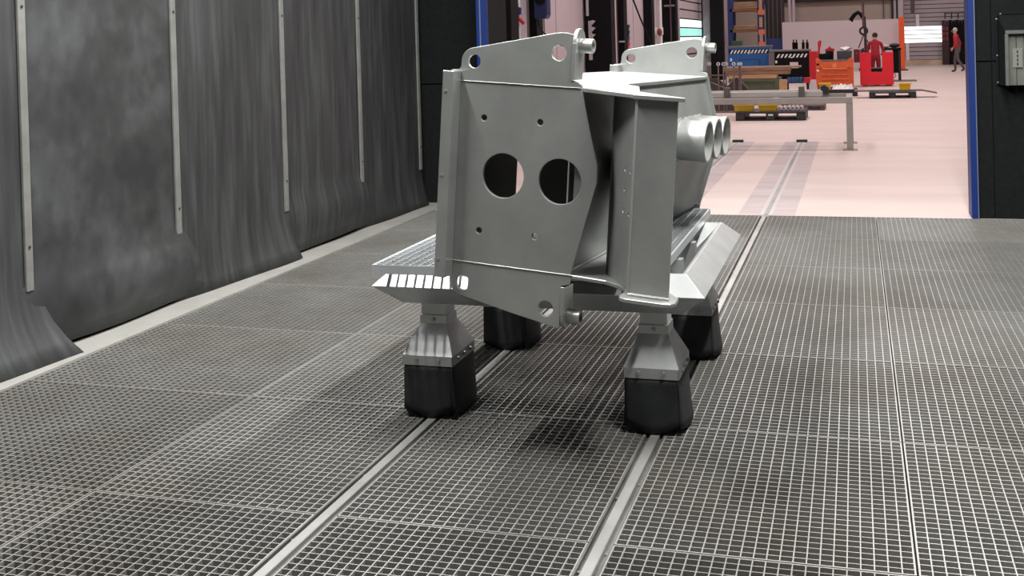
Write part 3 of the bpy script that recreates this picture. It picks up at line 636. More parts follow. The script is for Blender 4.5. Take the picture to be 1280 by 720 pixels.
MB().box(-.03, W+.04, -.0, 1.0, Hh, Hh+.05).build('rim', GREYF, o, bev=.01)
MB().tube([(W*.28, -.02, Hh-.62), (W*.28, -.02, Hh-.36), (W*.72, -.02, Hh-.36), (W*.76, -.02, Hh-.42), (W*.76, -.02, Hh-.62)], .012, 6).build('pressed_rib', mat('crate_blue_dark', (.01, .06, .22), .5), o)
MB().box(.06, .12, -.012, -.001, Hh-.42, Hh-.32).build('label_plate', WHITEP, o)
o, W, Hh = crate('metal_container', 'black metal container with hazard stripes and white plate', 968, 64.5, 1011.5, 35, 1.0, BLACK)
hazard(o, W, Hh-.12, 8); MB().box(.02, .08, -.012, -.001, Hh-.34, Hh-.26).build('label_plate', WHITEP, o)
MB().box(W*.44, W*.68, -.014, -.002, Hh-.5, Hh-.32).build('white_plate', mat('cream_plate', (.65, .58, .5), .6), o)
MB().box(-.16, W+.03, .0, 1.0, Hh+.001, Hh+.06).build('rim', GREYF, o, bev=.01); MB().box(-.17, -.002, .02, .98, 0.1, Hh).build('side_frame', GREYF, o); MB().box(W+.001, W+.05, -.02, .1, .05, Hh).build('corner_post', GREYF, o)
q = rect(1011.5, 64, 1022, 98, 33); tag(MB().box(q[0], q[1], 33, 33.6, 0, q[3]).build('red_cabinet', REDP, bev=.02), 'narrow red cabinet between black container and orange stillage', 'cabinet')
for u, lab in ((992, 'left short dark bottle standing behind the black container'), (995.5, 'middle dark bottle standing behind the black container'), (1004, 'right dark bottle standing behind the black container'), (1009, 'rightmost thin dark bottle behind the black container')):
    q = px(u, 55, 36.5); o = MB(); o.cyl((q.x, 36.5, .8), (q.x, 36.5, q.z+.05), .045, n=12); o.cyl((q.x, 36.5, q.z+.05), (q.x, 36.5, q.z+.14), .02, n=10)
    tag(o.build('bottle', BLACK, smooth=40), lab, 'bottle', 'bottles behind the black container')
tag(MB().box(px(990, 60, 36.2).x, px(1014, 60, 36.2).x, 36.2, 36.8, 0, .8).build('bottle_shelf', GREYF, bev=.01), 'grey low shelf behind the black container', 'shelf')
# orange stillage
ORC = mat('stillage_orange', (.62, .10, .025), .55, 0, .12, (6, 6, 6)); Y = 31.0; q = rect(1020, 73, 1067, 108, Y); W, Hh = q[1]-q[0], q[3]
ST = thing('orange_stillage', 'weathered orange sheet steel stillage with pressed ribs', 'container', (q[0], Y, 0))
MB().box(.02, W-.02, 0, .03, .1, Hh-.24).build('lower_front', ORC, ST, bev=.01); MB().prism([(0, Hh), (.10, Hh), (.16, Hh-.08), (W-.16, Hh-.08), (W-.10, Hh), (W, Hh), (W, Hh-.26), (0, Hh-.26)], lambda p, r, t: (p, t, r), -.03, .02).build('upper_front', ORC, ST, bev=.008)
for z in (.22, .34, .46): MB().box(.12, W-.12, -.025, -.001, z, z+.05).build('rib', ORC, ST, bev=.01)
MB().box(0, .05, -.02, 1, .0, Hh).build('corner_post', ORC, ST); MB().box(W-.05, W, -.02, 1, 0, Hh).build('corner_post', ORC, ST); MB().box(.05, W-.05, .95, .98, .1, Hh-.05).build('back', ORC, ST); MB().box(.05, W-.05, .03, .95, .1, .13).build('bottom', ORC, ST)
MB().tube([(.14, -.05, Hh-.15), (.17, -.05, Hh-.27), (W-.17, -.05, Hh-.27), (W-.13, -.05, Hh-.15)], .018, 8).build('handle_bar', mat('orange_light', (.75, .22, .07), .5), ST, smooth=60)
MB().box(W/2-.05, W/2+.05, -.045, -.03, Hh-.24, Hh-.13).build('latch', MATS['orange_light'], ST)
for z in (.52, .36): MB().box(.02, .08, -.03, -.02, z+.1, z+.15).build('label_plate', WHITEP, ST)
MB().box(.1, W-.1, .02, .08, Hh-.07, Hh-.03).build('grey_lip', STRIP, ST)
Yt = 31.45
for u0, v0, u1, M, lab in ((1046, 63.5, 1065, mat('bin_dark', (.05, .055, .06), .5), 'dark grey bin in the orange stillage beside white paper'), (1032, 64, 1042, BLACK, 'dark round canister standing in the orange stillage')):
    q = rect(u0, v0, u1, v0+10, Yt); tag(MB().hexa([(q[0]+.03, Yt, .14), (q[1]-.03, Yt, .14), (q[1]-.03, Yt+.35, .14), (q[0]+.03, Yt+.35, .14), (q[0], Yt-.02, q[3]), (q[1], Yt-.02, q[3]), (q[1], Yt+.38, q[3]), (q[0], Yt+.38, q[3])]).build('storage_bin', M, bev=.015), lab, 'bin')
q = px(1058, 62.5, Yt); mb = MB(); vs = [(q.x+.16*math.cos(k*.9)*(1+.3*math.sin(k*2.1)), Yt+.18+.13*math.sin(k*.9), q.z+.03+.05*math.sin(k*3.3)) for k in range(7)]
mb.add(vs+[(q.x, Yt+.18, q.z-.02), (q.x, Yt+.18, q.z+.10)], [(i, (i+1) % 7, 8) for i in range(7)]+[((i+1) % 7, i, 7) for i in range(7)]); tag(mb.build('crumpled_paper', WHITEP), 'crumpled white paper on the dark bin in the stillage', 'paper')
q = px(1023.5, 60, 31.3); o = thing('red_lever', 'red lever handle rising from a black base in the stillage', 'tool', (q.x, 31.3, .14))
MB().tube([(0, 0, .4), (0, 0, q.z-.2), (.02, 0, q.z+.0), (.05, 0, q.z+.06)], [.025, .025, .05, .03], 8).build('lever', REDP, o, smooth=60); MB().hexa([(-.03, -.1, 0), (.2, -.1, 0), (.2, .1, 0), (-.03, .1, 0), (0, -.08, q.z-.3), (.28, -.08, q.z-.28), (.28, .08, q.z-.28), (0, .08, q.z-.3)]).build('base', BLACK, o, bev=.01)
q = px(1037, 63, 31.7); tag(MB().prism([(-.12, 0), (.13, 0), (.13, .06), (.03, .09), (.02, .13), (-.02, .13), (-.03, .09), (-.12, .05)], lambda p, r, t: (q.x+p, t, q.z-.02+r), 31.6, 31.8).build('red_gripper', REDP, bev=.01), 'red cap tool lying on the canister in the stillage', 'tool')
# red plate crate with the cut-out
Y = 31.9; q = rect(1075, 65.5, 1117, 106, Y); W, Hh = q[1]-q[0], q[3]; zb = q[2]
a, b = W*.335, W*.665; c0, c1 = zb+(Hh-zb)*.40, zb+(Hh-zb)*.50
BRED = mat('bright_red_crate', (.68, .006, .022), .4); RC = thing('red_crate', 'bright red steel crate with a rectangular cut-out in front', 'container', (q[0], Y, 0))
rc = link('front_plate', plate_mesh('red_front', [(0, zb), (W, zb), (W, Hh), (b, Hh), (b, c0), (a, c0), (a, Hh), (0, Hh)], [], .02, BRED, .004), RC)
MB().box(a, b, .06, .07, c0, c1).build('dark_slot', BLACK, RC); MB().box(a+.001, b-.001, .08, .09, c1, c1+.03).build('shelf_edge', STRIP, RC)
MB().box(0, .02, .021, .8, zb, Hh).build('side_plate', BRED, RC); MB().box(W-.02, W, .021, .8, zb, Hh).build('side_plate', BRED, RC); MB().box(.02, W-.02, .021, .8, zb, zb+.03).build('bottom_plate', BRED, RC)
MB().tube([(W, .1, .32), (W+.04, .1, .34), (W+.05, .1, .28), (W+.03, .1, .22), (W, .1, .23)], .012, 6).build('ring', GREYF, RC, smooth=60)
for k in range(3): MB().box(.06+(W-.25)*k/2, .2+(W-.25)*k/2, .05, .8, 0, zb).build('wooden_block', WOODD, RC)
# plastic pallets
PBLK = mat('pallet_plastic', (.012, .012, .014), .5)
def pallet(label, u0, v0, u1, v1, Y, depth, M, slots=2, name='plastic_pallet'):
    q = rect(u0, v0, u1, v1, Y); W, Hh = q[1]-q[0], q[3]; o = thing(name, label, 'pallet', (q[0], Y, 0)); ft = .13*W
    for k in range(slots+1):
        a = (W-ft)*k/slots; MB().box(a, a+ft, 0, depth, .02, Hh*.78).build('foot_row', M, o, bev=.006)
    MB().box(0, W, 0, depth, 0, .02).build('runner', M, o); 
    n = 6
    for k in range(n): MB().box(0, W, depth*k/n, depth*k/n+depth/n*.75, Hh*.78, Hh).build('top_slat', M, o, bev=.004)
    return o, q[0], q[1], Hh
o, x0, x1, Hh = pallet('black plastic pallet carrying two yellow bins near the hall rails', 919.5, 139.5, 1007, 151, 19.37, 1.0, PBLK)
MB().box((x1-x0)*.47, (x1-x0)*.54, -.006, -.0005, Hh*.55, Hh*.72).build('tag_mark', WHITEP, o)
YEL = mat('bin_yellow', (.62, .38, .02), .5); YEL2 = mat('bin_bright_yellow', (.85, .48, .01), .5)
def bin_(label, u0, v0, u1, v1, Y, M, z=None):
    q = rect(u0, v0, u1, v1, Y); z0 = q[2] if z is None else z; W = q[1]-q[0]; h = max(.12, q[3]-z0); t = .008; i_ = W*.06; D = W*.9
    o = thing('yellow_bin', label, 'bin', (q[0], Y, z0), 0, 'yellow bins')
    B4 = [(i_, .03, 0), (W-i_, .03, 0), (W-i_, D-.03, 0), (i_, D-.03, 0)]; T4 = [(0, 0, h), (W, 0, h), (W, D, h), (0, D, h)]
    for k in range(4):
        p = [Vector(B4[k]), Vector(B4[(k+1) % 4]), Vector(T4[(k+1) % 4]), Vector(T4[k])]; n = (p[1]-p[0]).cross(p[3]-p[0]).normalized()*-t
        MB().hexa(p+[v+n for v in p]).build('bin_wall', M, o)
    MB().box(i_, W-i_, .03, D-.03, 0, t).build('bin_bottom', M, o); MB().box(-.01, W+.01, -.012, .0, h-.025, h).build('rim', M, o)
    return o
bin_('left yellow bin on the near black pallet', 917, 130, 942, 140, 19.5, YEL, Hh+.001); bin_('right yellow bin on the near black pallet', 947.5, 130, 971.5, 140, 19.5, YEL, Hh+.001)
for k in range(6):
    q = px(975+5.3*k, 137, 19.6); tag(MB().pipe((q.x, 19.55, Hh+.04), (q.x, 19.85, Hh+.04), .036, .02, 14).build('pipe_ring', mat('ring_grey', (.5, .45, .45), .4, .3), smooth=40), 'small grey pipe ring lying in the row right of the yellow bins', 'ring', 'rings on the near pallet')
pallet('dark low pallet with wooden slats behind the near black pallet', 985, 131.5, 1031, 140, 22.0, 1.0, BROWN)
pallet('brown wooden pallet left behind the pipe stubs', 876, 132, 922, 141, 21.6, .9, WOODD, name='wooden_pallet')
o, x0, x1, Hh = pallet('long black pallet under a grey plank in front of the red crate', 1087, 115, 1145.5, 123, 25.85, 1.0, PBLK)
a, b = px(1068, 113, 25.9).x, px(1172, 113, 25.9).x
PL = tag(MB().hexa([(a, 26.1, Hh+.001), (b-.3, 26.1, Hh+.001), (b-.3, 26.5, Hh+.001), (a, 26.5, Hh+.001), (a, 26.1, Hh+.03), (b-.3, 26.1, Hh+.03), (b-.3, 26.5, Hh+.03), (a, 26.5, Hh+.03)]).hexa([(b-.3, 26.1, Hh+.001), (b, 26.1, Hh-.06), (b, 26.5, Hh-.06), (b-.3, 26.5, Hh+.001), (b-.3, 26.1, Hh+.03), (b, 26.1, Hh-.035), (b, 26.5, Hh-.035), (b-.3, 26.5, Hh+.03)]).build('grey_plank', GREYF), 'thin grey plank bridging the long black pallet', 'plank')
bin_('yellow bin on the grey plank right of the red crate', 1124, 104, 1138.5, 112, 26.15, YEL2, Hh+.031)
# green crate with planks, boxes
Y = 24.0; q = rect(912, 98.5, 974, 113, Y); W = q[1]-q[0]; GC = thing('green_crate', 'olive green steel crate beneath the stacked planks', 'container', (q[0], Y, 0)); GRN = mat('olive_green', (.075, .09, .05), .6, 0, .15, (4, 4, 4))
MB().box(0, W, 0, .03, .08, q[3]).build('front', GRN, GC); MB().box(0, W, .87, .9, .08, q[3]).build('back', GRN, GC); MB().box(0, .03, .03, .87, .08, q[3]).build('side', GRN, GC); MB().box(W-.06, W, .0301, .8699, .08, q[3]).build('side', GRN, GC); MB().box(-.02, W+.02, -.03, -.001, q[3]-.06, q[3]).build('rim', GRN, GC); MB().box(W-.09, W, -.03, -.001, .0, q[3]-.06).build('corner_post', GRN, GC); MB().box(.03, W-.06, .03, .87, .08, .11).build('bottom', GRN, GC)
for sx in (0, W-.09): MB().box(sx, sx+.09, .03, .87, 0, .08).build('foot', GRN, GC)
zt = q[3]+.001
for k, (u0, u1, h, M, lab) in enumerate(((911, 971, .08, WOOD, 'pale planed plank lying directly on the green crate'), (907, 987, .07, WOODD, 'brown plank lying on the pale plank'), (905, 988, .06, WOODD, 'upper brown plank with ragged ends in the stack'), (904, 1001, .04, mat('grey_wood', (.30, .20, .14), .7, 0, .2, (2, 14, 14)), 'topmost long greyish plank in the stack'))):
    a, b = px(u0, 95, Y).x, px(u1, 95, Y).x; tag(MB().box(a, b, Y+.02*k, Y+.5-.03*k, zt, zt+h).build('wooden_plank', M, bev=.006), lab, 'plank', 'stacked planks'); zt += h+.001
Y = 26.5; q = rect(982, 93, 1002, 104, Y); o = thing('black_tray', 'black tray of blue parts below the black container', 'tray', (q[0], Y, 0)); W = q[1]-q[0]
MB().box(-.05, W+.2, 0, .5, .35, q[2]).build('tray', BLACK, o, bev=.01); 
for k in range(4): MB().cyl((.08+W*.24*k, .1, q[2]), (.08+W*.24*k, .1, q[2]+.13), .05, n=12).build('blue_part', mat('part_blue', (.03, .10, .25), .4), o, smooth=40)
MB().box(W+.05, W+.22, .0, .2, q[2], q[2]+.12).build('red_part', REDP, o)
for sx in (0, W+.1): MB().box(sx, sx+.05, .1, .4, 0, .35).build('leg', DARK, o)
Y = 23.2; q = rect(974, 100, 983, 106, Y); BXW = thing('wooden_box', 'pale wooden box with board right of the green crate', 'box', (q[0], Y, 0)); MB().box(0, .14, 0, .3, .05, q[3]).build('box_side', WOOD, BXW); MB().box(.14, .56, .01, .3, .05, .2).build('base_board', WOOD, BXW); MB().box(.02, .5, .02, .28, 0, .05).build('runner', WOODD, BXW)
q = rect(1012, 100, 1020, 112, 26); tag(MB().hexa([(q[0]-.02, 26, 0), (q[1]+.04, 26, 0), (q[1]+.04, 26.2, 0), (q[0]-.02, 26.2, 0), (q[0]+.02, 26, q[3]), (q[1], 26, q[3]), (q[1], 26.2, q[3]), (q[0]+.02, 26.2, q[3])]).build('pink_box', PINK), 'small pale pink box standing left of the stillage', 'box')
# rod rack
Y = 20.5; q = rect(880, 97, 938, 114, Y); RR = thing('rod_rack', 'grey rack of upright rods with ring tops behind the pipe stubs', 'rack', (q[0], Y, 0)); W = q[1]-q[0]; zt = q[3]
RODM = mat('rod_steel', (.20, .17, .165), .45, .4)
MB().prism([(0, zt-.02), (W*.25, zt+.0), (W*.5, zt-.15), (W*.72, zt), (W*.93, zt-.2), (W*.93, zt-.26), (W*.8, .1), (0, .1)], lambda p, r, t: (p, t, r), .15, .17).build('back_panel', mat('panel_brown_grey', (.085, .07, .07), .6), RR)
MB().tube([(W*.7, .1, zt), (W*.93, .1, zt-.2), (W*.93, .1, zt-.27), (W*.84, .1, zt-.42)], .014, 6).build('side_brace', RODM, RR, smooth=60)
MB().tube([(0, .1, zt-.03), (W*.45, .1, zt-.2), (W*.7, .1, zt)], .012, 6).build('cross_brace', RODM, RR, smooth=60)
MB().box(-.02, W*.85, .04, .08, zt+.03, zt+.055).build('upper_bar', WOODD, RR); MB().box(-.02, W*.9, .04, .08, .06, .1).build('lower_bar', RODM, RR)
for sx in (0, W*.8): MB().box(sx, sx+.05, -.1, .35, 0, .06).build('foot', RODM, RR)
for u in (884, 886.5, 897.5, 904, 907, 917, 923.5, 925.5):
    a = px(u, 80, Y).x-q[0]; zz = px(u, 80, Y).z; o = MB().cyl((a, 0.02, .1), (a, .02, zz-.02), .014, n=8).build('rod', RODM, RR, smooth=40)
    MB().pipe((a, .008, zz), (a, .032, zz), .032, .018, 14).build('ring_top', WHITEP, o, smooth=40)
# steel trestle with long beams
TS = mat('trestle_steel', (.30, .27, .255), .5, .3, .1, (3, 3, 3)); Yt = 14.3; xr = px(1066, 150, Yt).x; zt = px(1062, 121.5, Yt).z; xl = px(868, 121, Yt).x
TT = thing('steel_trestle', 'low grey steel trestle table with square tube legs by the hall rails', 'trestle', (0, 0, 0)); tw = .075
for y in (Yt, Yt+.95):
    for x in (xr-tw, xl): 
        MB().box(x, x+tw, y, y+tw, .012, zt-tw).build('leg', TS, TT, bev=.004); MB().box(x-.05, x+tw+.05, y-.05, y+tw+.05, 0, .012).build('foot_plate', TS, TT)
    MB().box(xl, xr, y, y+tw, zt-tw, zt).build('top_rail', TS, TT, bev=.004)
for x in (xr-tw, (xl+xr)/2, xl): MB().box(x, x+tw, Yt+tw, Yt+.95, zt-tw, zt-.001).build('cross_rail', TS, TT)
zz = zt+.001
for k, (u0, u1, y, h, lab) in enumerate(((865, 1028, Yt+.25, .065, 'front long square steel tube lying on the trestle'), (870, 1005, Yt+.45, .05, 'middle long flat steel tube lying on the trestle'), (868, 1026, Yt+.65, .065, 'rear long square steel tube lying on the trestle'))):
    a, b = px(u0, 115, y).x, px(u1, 115, y).x; tag(MB().box(a, b, y, y+.1, zz, zz+h).build('steel_tube', mat('tube_grey', (.42, .39, .37), .45, .3), bev=.004), lab, 'steel tube', 'tubes on the trestle')
for u, lab in ((909, 'left brown clamp block on the steel tubes'), (1002, 'right brown clamp block on the steel tubes')):
    a = px(u, 115, Yt+.2).x; tag(MB().box(a-.035, a+.035, Yt+.13, Yt+.24, zt-.07+.071, zt+.13).build('clamp_block', mat('clamp_brown', (.10, .085, .075), .6), bev=.004), lab, 'clamp')
a = px(1026, 115, Yt+.85).x; tag(MB().prism([(0, 0), (.10, 0), (.10, .08), (.05, .12), (0, .1)], lambda p, r, t: (a+p, t, zt+.001+r), Yt+.8, Yt+.95).build('end_bracket', DARK), 'dark bracket standing at the end of the trestle', 'bracket')
bin_('yellow bin right of the pink box by the stillage', 1024, 104, 1038.5, 114, 27.0, YEL2, 0.16)
o = tag(MB().box(px(1018, 114, 26.9).x, px(1072, 114, 26.9).x, 26.9, 27.7, 0, .159).build('low_platform', DARK, bev=.01), 'low dark platform carrying white paper and yellow bin', 'platform')
mb = MB(); rs = random.Random(3); a0, a1 = px(1040, 112, 26.95).x, px(1067, 112, 26.95).x; nx_, ny_ = 14, 6
vs = [(a0+(a1-a0)*i/(nx_-1), 26.95+.6*j/(ny_-1), .165+(0 if j in (0, ny_-1) or i in (0, nx_-1) else .12*rs.random())) for j in range(ny_) for i in range(nx_)]
mb.add(vs, [(j*nx_+i, j*nx_+i+1, (j+1)*nx_+i+1, (j+1)*nx_+i) for j in range(ny_-1) for i in range(nx_-1)]); o = mb.build('paper_sheet', WHITEP); o.modifiers.new('t', 'SOLIDIFY').thickness = .004
tag(o, 'crumpled white sheet spread on the low platform', 'paper sheet')
# black workbench behind the red crate, chain hoist, extraction arm
Y = 35.0; q = rect(1104, 60, 1127, 86, Y); WBN = thing('workbench', 'black workbench right of the red crate below the orange post', 'workbench', (q[0], Y, 0)); W = q[1]-q[0]
MB().box(0, W, 0, .7, q[3]-.06, q[3]).build('top', BLACK, WBN, bev=.01); MB().box(W*.55, W-.05, .05, .65, .25, q[3]-.06).build('drawer_block', BLACK, WBN, bev=.01)
for sx in (.02, W-.08):
    for sy in (.03, .6): MB().box(sx, sx+.06, sy, sy+.06, 0, q[3]-.06).build('leg', STRIP if sx < .1 else DARK, WBN)
MB().box(-.1, W+.4, -.15, .6, .001, .03).build('base_board', STRIP, WBN)
q2 = px(1118, 58, Y+.3); tag(MB().ball((q2.x, Y+.3, q[3]+.07), (.16, .12, .07)).build('cloth_bundle', DARK, smooth=60), 'dark rag bundle lying on the black workbench', 'cloth')
q2 = px(1107, 59, Y+.2); tag(MB().ball((q2.x, Y+.2, q[3]+.05), (.12, .1, .05)).build('cloth_bundle', LAV, smooth=60), 'pale rag bundle lying on the black workbench', 'cloth')
Y = 33.9; c0 = px(1079, -60, Y); c1 = px(1079.5, 40, Y); CH = thing('chain_hoist', 'dark chain hoist hanging down with slings beside the man in red', 'hoist', (c1.x, Y, 0)); LINK = mat('chain_brown', (.12, .075, .08), .5, .4)
MB().cyl((0, 0, c1.z+.15), (0, 0, 6.5), .035, n=10).build('chain', LINK, CH, smooth=40)
MB().pipe((0, -.04, c1.z+.03), (0, .04, c1.z+.03), .13, .07, 16).build('hook_block', DARK, CH, smooth=40)
for u, v in ((1073, 60), (1087, 56)):
    q = px(u, v, Y); MB().tube([(0, 0, c1.z-.08), (q.x-c1.x, 0, q.z)], .018, 6).build('sling', LINK, CH, smooth=60)
q = px(1080, 62, Y); LF = thing('lifted_part', 'dark lattice part hanging from the slings over the crate', 'workpiece', (c1.x, Y, 0)); q3, q4 = px(1068, 66, Y), px(1088, 56, Y)
MB().hexa([(q3.x-c1.x, -.1, q3.z-.1), (q4.x-c1.x, -.1, q4.z-.13), (q4.x-c1.x, .1, q4.z-.13), (q3.x-c1.x, .1, q3.z-.1), (q3.x-c1.x, -.1, q3.z), (q4.x-c1.x, -.1, q4.z+.02), (q4.x-c1.x, .1, q4.z+.02), (q3.x-c1.x, .1, q3.z)]).build('beam', DARK, LF, bev=.01)
MB().box(q3.x-c1.x-.02, q3.x-c1.x+.14, -.12, .12, q3.z-.28, q3.z+.1).build('end_block', mat('dark_red_block', (.12, .01, .02), .5), LF, bev=.01)
for k in range(4): f = (k+.5)/4; MB().ball(((q3.x+(q4.x-q3.x)*f)-c1.x, -.1, q3.z+(q4.z-q3.z)*f-.04), .03, 8).build('bolt_head', STRIP, LF, smooth=60)
Y = 44; pts = [px(1064, 24, Y), px(1068, 18.5, Y), px(1072.5, 15.5, Y), px(1076, 18, Y), px(1080.5, 24, Y)]
o = thing('extraction_arm', 'bent black extraction hose arching above the partition', 'hose', tuple(pts[0])); MB().tube([tuple(p-pts[0]) for p in pts], .075, 10).build('hose', BLACK, o, smooth=60)
e = pts[4]-pts[0]; MB().tube([tuple(e), tuple(e+Vector((.02, .1, -.6))), tuple(e+Vector((.02, .1, -pts[4].z+.02)))], .05, 8).build('stand', DARK, o, smooth=60)
s0 = Vector((0, 0, 0)); MB().cyl(tuple(s0+Vector((-.03, 0, -.06))), tuple(s0+Vector((.03, 0, .02))), .1, .07, n=12).build('nozzle', BLACK, o, smooth=40)

# ------------------------------------------------------------------ people
SKIN = mat('skin', (.55, .30, .22), .6)
def figure(name, label, J, E, mats, pick, loc, rz, s, fingers, hair):
    me = bpy.data.meshes.new('body'); names = list(J); idx = {k: i for i, k in enumerate(names)}
    me.from_pydata([J[k][0] for k in names], [(idx[a], idx[b]) for a, b in E], [])
    o = bpy.data.objects.new('body_tmp', me); COL.objects.link(o)
    o.modifiers.new('k', 'SKIN'); sub = o.modifiers.new('s', 'SUBSURF'); sub.levels = 2
    for k in names:
        sv = me.skin_vertices[0].data[idx[k]]; r = J[k][1]; sv.radius = r if isinstance(r, tuple) else (r, r); sv.use_root = (k == 'pelvis')
    bpy.context.view_layer.update(); ev = bpy.data.meshes.new_from_object(o.evaluated_get(bpy.context.evaluated_depsgraph_get()))
    bpy.data.objects.remove(o)
    bm = bmesh.new(); bm.from_mesh(ev)
    fb = MB()
    for path in fingers: fb.tube(path, [.0095, .009, .0085, .007][:len(path)], 6)
    # a nose and ears on the head
    hx, hy, hz = J['head'][0]; face = J['face']; fx, fy = face
    fb.ball((hx+fx*.105, hy+fy*.105, hz), (.018, .018, .026), 8)
    for sd in (-1, 1): fb.ball((hx-fy*sd*.082, hy+fx*sd*.082, hz), (.016, .016, .03), 8)
    fm = fb.mesh('f', mats); bm.from_mesh(fm); bm.to_mesh(ev); bm.free(); bpy.data.meshes.remove(fm)
    ev.materials.clear()
    for M in mats: ev.materials.append(M)
    nb = len(ev.polygons)-len(fb.f)
    for p in ev.polygons: p.use_smooth = True; p.material_index = pick(p.center) if p.index < nb else 0
    root = thing(name, label, 'person', loc, rz); root.scale = (s, s, s)
    b = link('body', ev, root)
    hm = MB()
    for sd in (-1, 1): hm.ball((hx+fx*.092-fy*sd*.032, hy+fy*.092+fx*sd*.032, hz+.022), (.012, .012, .008), 8)
    hm.build('eyes', BLACK, b, smooth=60)
    MB().box(hx+fx*.085-.02-.02*abs(fy), hx+fx*.085+.02+.02*abs(fy)-.0, hy+fy*.085-.02-.01*abs(fx), hy+fy*.085+.02+.01*abs(fx), hz-.062, hz-.052).build('mouth', mat('lips', (.4, .15, .13), .6), b)
    hb = MB(); hb.ball((hx-fx*.018, hy-fy*.018, hz+.035), (.092, .09, .098), 14)
    hb.build('hair', hair, b, smooth=60)
    return root
def hand(w, d, side):
    """five bent fingers from the wrist point w, hanging along d; side is the thumb direction"""
    w, d, side = Vector(w), Vector(d).normalized(), Vector(side).normalized(); n = d.cross(side).normalized(); out = []
    for k, (off, ln) in enumerate(((-.028, .065), (-.009, .08), (.01, .078), (.028, .06))):
        b0 = w+d*.065+side*off
        out.append([tuple(b0), tuple(b0+d*ln*.45+n*.006), tuple(b0+d*ln*.75+n*.02), tuple(b0+d*ln+n*.036)])
    t = w+d*.02+side*.03; out.append([tuple(t), tuple(t+side*.03+d*.025), tuple(t+side*.036+d*.05+n*.012), tuple(t+side*.034+d*.068+n*.02)])
    return out
def body_joints(lean, arms, legs, face):
    lx, ly = lean
    J = {'pelvis': ((0, 0, .95), (.155, .115)), 'waist': ((lx*.25, ly*.25, 1.10), (.145, .105)), 'chest': ((lx*.7, ly*.7, 1.30), (.17, .12)), 'upper': ((lx, ly, 1.42), (.14, .10)), 'neck': ((lx*1.1, ly*1.1, 1.50), .055), 'chin': ((lx*1.15+face[0]*.01, ly*1.15+face[1]*.01, 1.555), .068), 'head': ((lx*1.2+face[0]*.015, ly*1.2+face[1]*.015, 1.635), .092), 'crown': ((lx*1.2, ly*1.2, 1.70), .070)}
    E = [('pelvis', 'waist'), ('waist', 'chest'), ('chest', 'upper'), ('upper', 'neck'), ('neck', 'chin'), ('chin', 'head'), ('head', 'crown')]
    for t, (sh, el, wr, pa) in arms.items():
        for k, p, r in (('sh', sh, .065), ('el', el, .047), ('wr', wr, .033), ('pa', pa, (.04, .022))): J[k+t] = (p, r)
        E += [('upper', 'sh'+t), ('sh'+t, 'el'+t), ('el'+t, 'wr'+t), ('wr'+t, 'pa'+t)]
    for t, (hp_, kn, an, bl, to) in legs.items():
        for k, p, r in (('hp', hp_, .095), ('kn', kn, .065), ('an', an, .048), ('bl', bl, .045), ('to', to, .036)): J[k+t] = (p, r)
        E += [('pelvis', 'hp'+t), ('hp'+t, 'kn'+t), ('kn'+t, 'an'+t), ('an'+t, 'bl'+t), ('bl'+t, 'to'+t)]
    return J, E
GREYC = mat('grey_overall', (.10, .09, .095), .8); SHOE = mat('dark_shoe', (.03, .02, .02), .6); WHAIR = mat('pale_hair', (.55, .50, .46), .8); DHAIR = mat('dark_hair', (.03, .02, .018), .8)
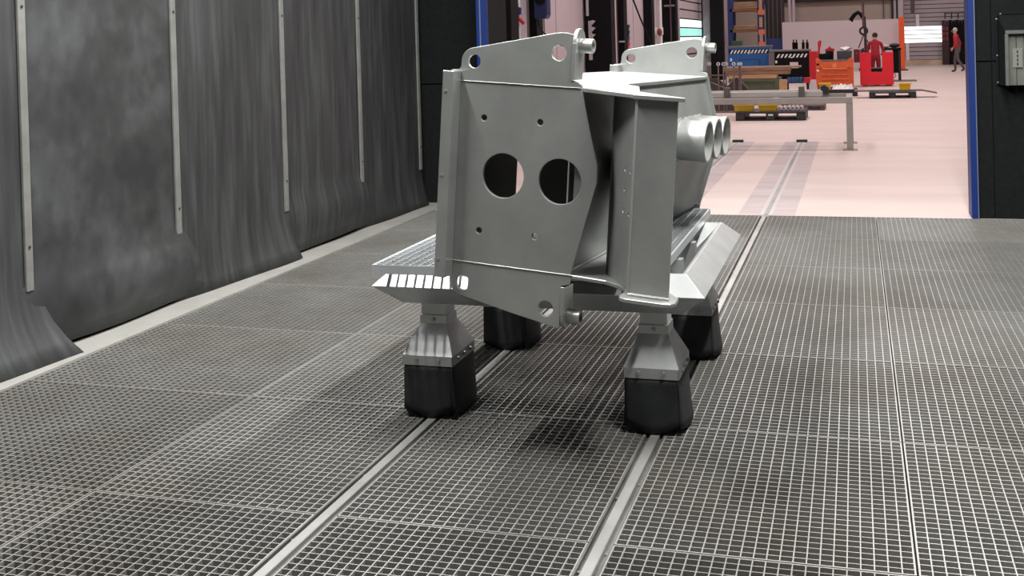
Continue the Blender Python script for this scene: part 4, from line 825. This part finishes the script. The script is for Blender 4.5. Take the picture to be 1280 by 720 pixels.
# walking man: strides to the left, seen from behind his left shoulder
armsW = {'L': ((-.03, -.19, 1.41), (.01, -.25, 1.16), (-.12, -.25, .96), (-.16, -.25, .90)), 'R': ((-.03, .19, 1.41), (.09, .24, 1.16), (.06, .25, .93), (.05, .25, .86))}
legsW = {'L': ((0, -.09, .90), (.03, -.095, .50), (.24, -.09, .17), (.25, -.09, .10), (.14, -.09, .045)), 'R': ((0, .09, .90), (-.10, .09, .50), (-.09, .09, .085), (-.13, .09, .045), (-.24, .09, .04))}
J, E = body_joints((-.05, 0), armsW, legsW, (-1, 0)); J2 = dict(J)
class _J(dict): pass
Jw = _J(J); 
def run_fig(name, label, J, E, face, mats, pick, loc, rz, s, fingers, hair):
    class D(dict):
        def __iter__(self): return iter([k for k in dict.keys(self) if k != 'face'])
    d = D(J); d['face'] = face
    return figure(name, label, d, E, mats, pick, loc, rz, s, fingers, hair)
def pickW(c):
    if c.z > 1.515: return 0
    if c.z < .10 or (c.x > .16 and c.z < .22): return 3
    if c.z < 1.0 and abs(c.y) < .2: return 2
    if c.z < .97 and abs(c.y) >= .2: return 0
    if abs(c.y) < .12 and c.x > -.02 and c.z < 1.40: return 2          # bib and back straps of the overall
    return 1
f0 = at(1197, 90, 2, 0); hgt = at(1192, 34.5, 1, f0.y).z
fgW = hand(armsW['L'][2], (-.5, 0, -.8), (-.8, 0, .5))+hand(armsW['R'][2], (-.1, 0, -1), (-1, 0, .1))
run_fig('person', 'man in red shirt and grey overalls walking past the dark curtain', J, E, (-1, 0), [SKIN, REDP if False else mat('red_shirt', (.55, .02, .04), .8), GREYC, SHOE], pickW, (f0.x, f0.y, 0), math.radians(-12), hgt/1.765, fgW, WHAIR)
# man in red behind the crate, back to us, bending slightly forward
armsR = {'L': ((-.19, .12, 1.40), (-.25, .2, 1.14), (-.20, .40, 1.05), (-.18, .46, 1.03)), 'R': ((.19, .12, 1.40), (.26, .18, 1.13), (.22, .36, 1.02), (.20, .42, 1.0))}
legsR = {'L': ((-.09, 0, .90), (-.10, .02, .50), (-.11, -.01, .085), (-.11, .05, .045), (-.12, .16, .04)), 'R': ((.09, 0, .90), (.10, .02, .50), (.11, -.01, .085), (.11, .05, .045), (.12, .16, .04))}
J, E = body_joints((0, .12), armsR, legsR, (-.5, .866))
def pickR(c):
    if c.z > 1.515: return 0
    if c.z < .10: return 3
    if c.y > .41: return 0
    return 1 if c.z > .98 else 2
f1 = px(1094, 60, 32.95); h1 = px(1093, 40.5, 33.1).z
fgR = hand(armsR['L'][2], (.1, 1, -.3), (1, 0, 0))+hand(armsR['R'][2], (-.1, 1, -.3), (-1, 0, 0))
run_fig('person', 'man in red work clothes bending over behind the red crate', J, E, (-.5, .866), [SKIN, REDC, mat('dark_red_cloth', (.22, .008, .02), .8), SHOE], pickR, (f1.x, 32.95, 0), 0, h1/1.765, fgR, DHAIR)
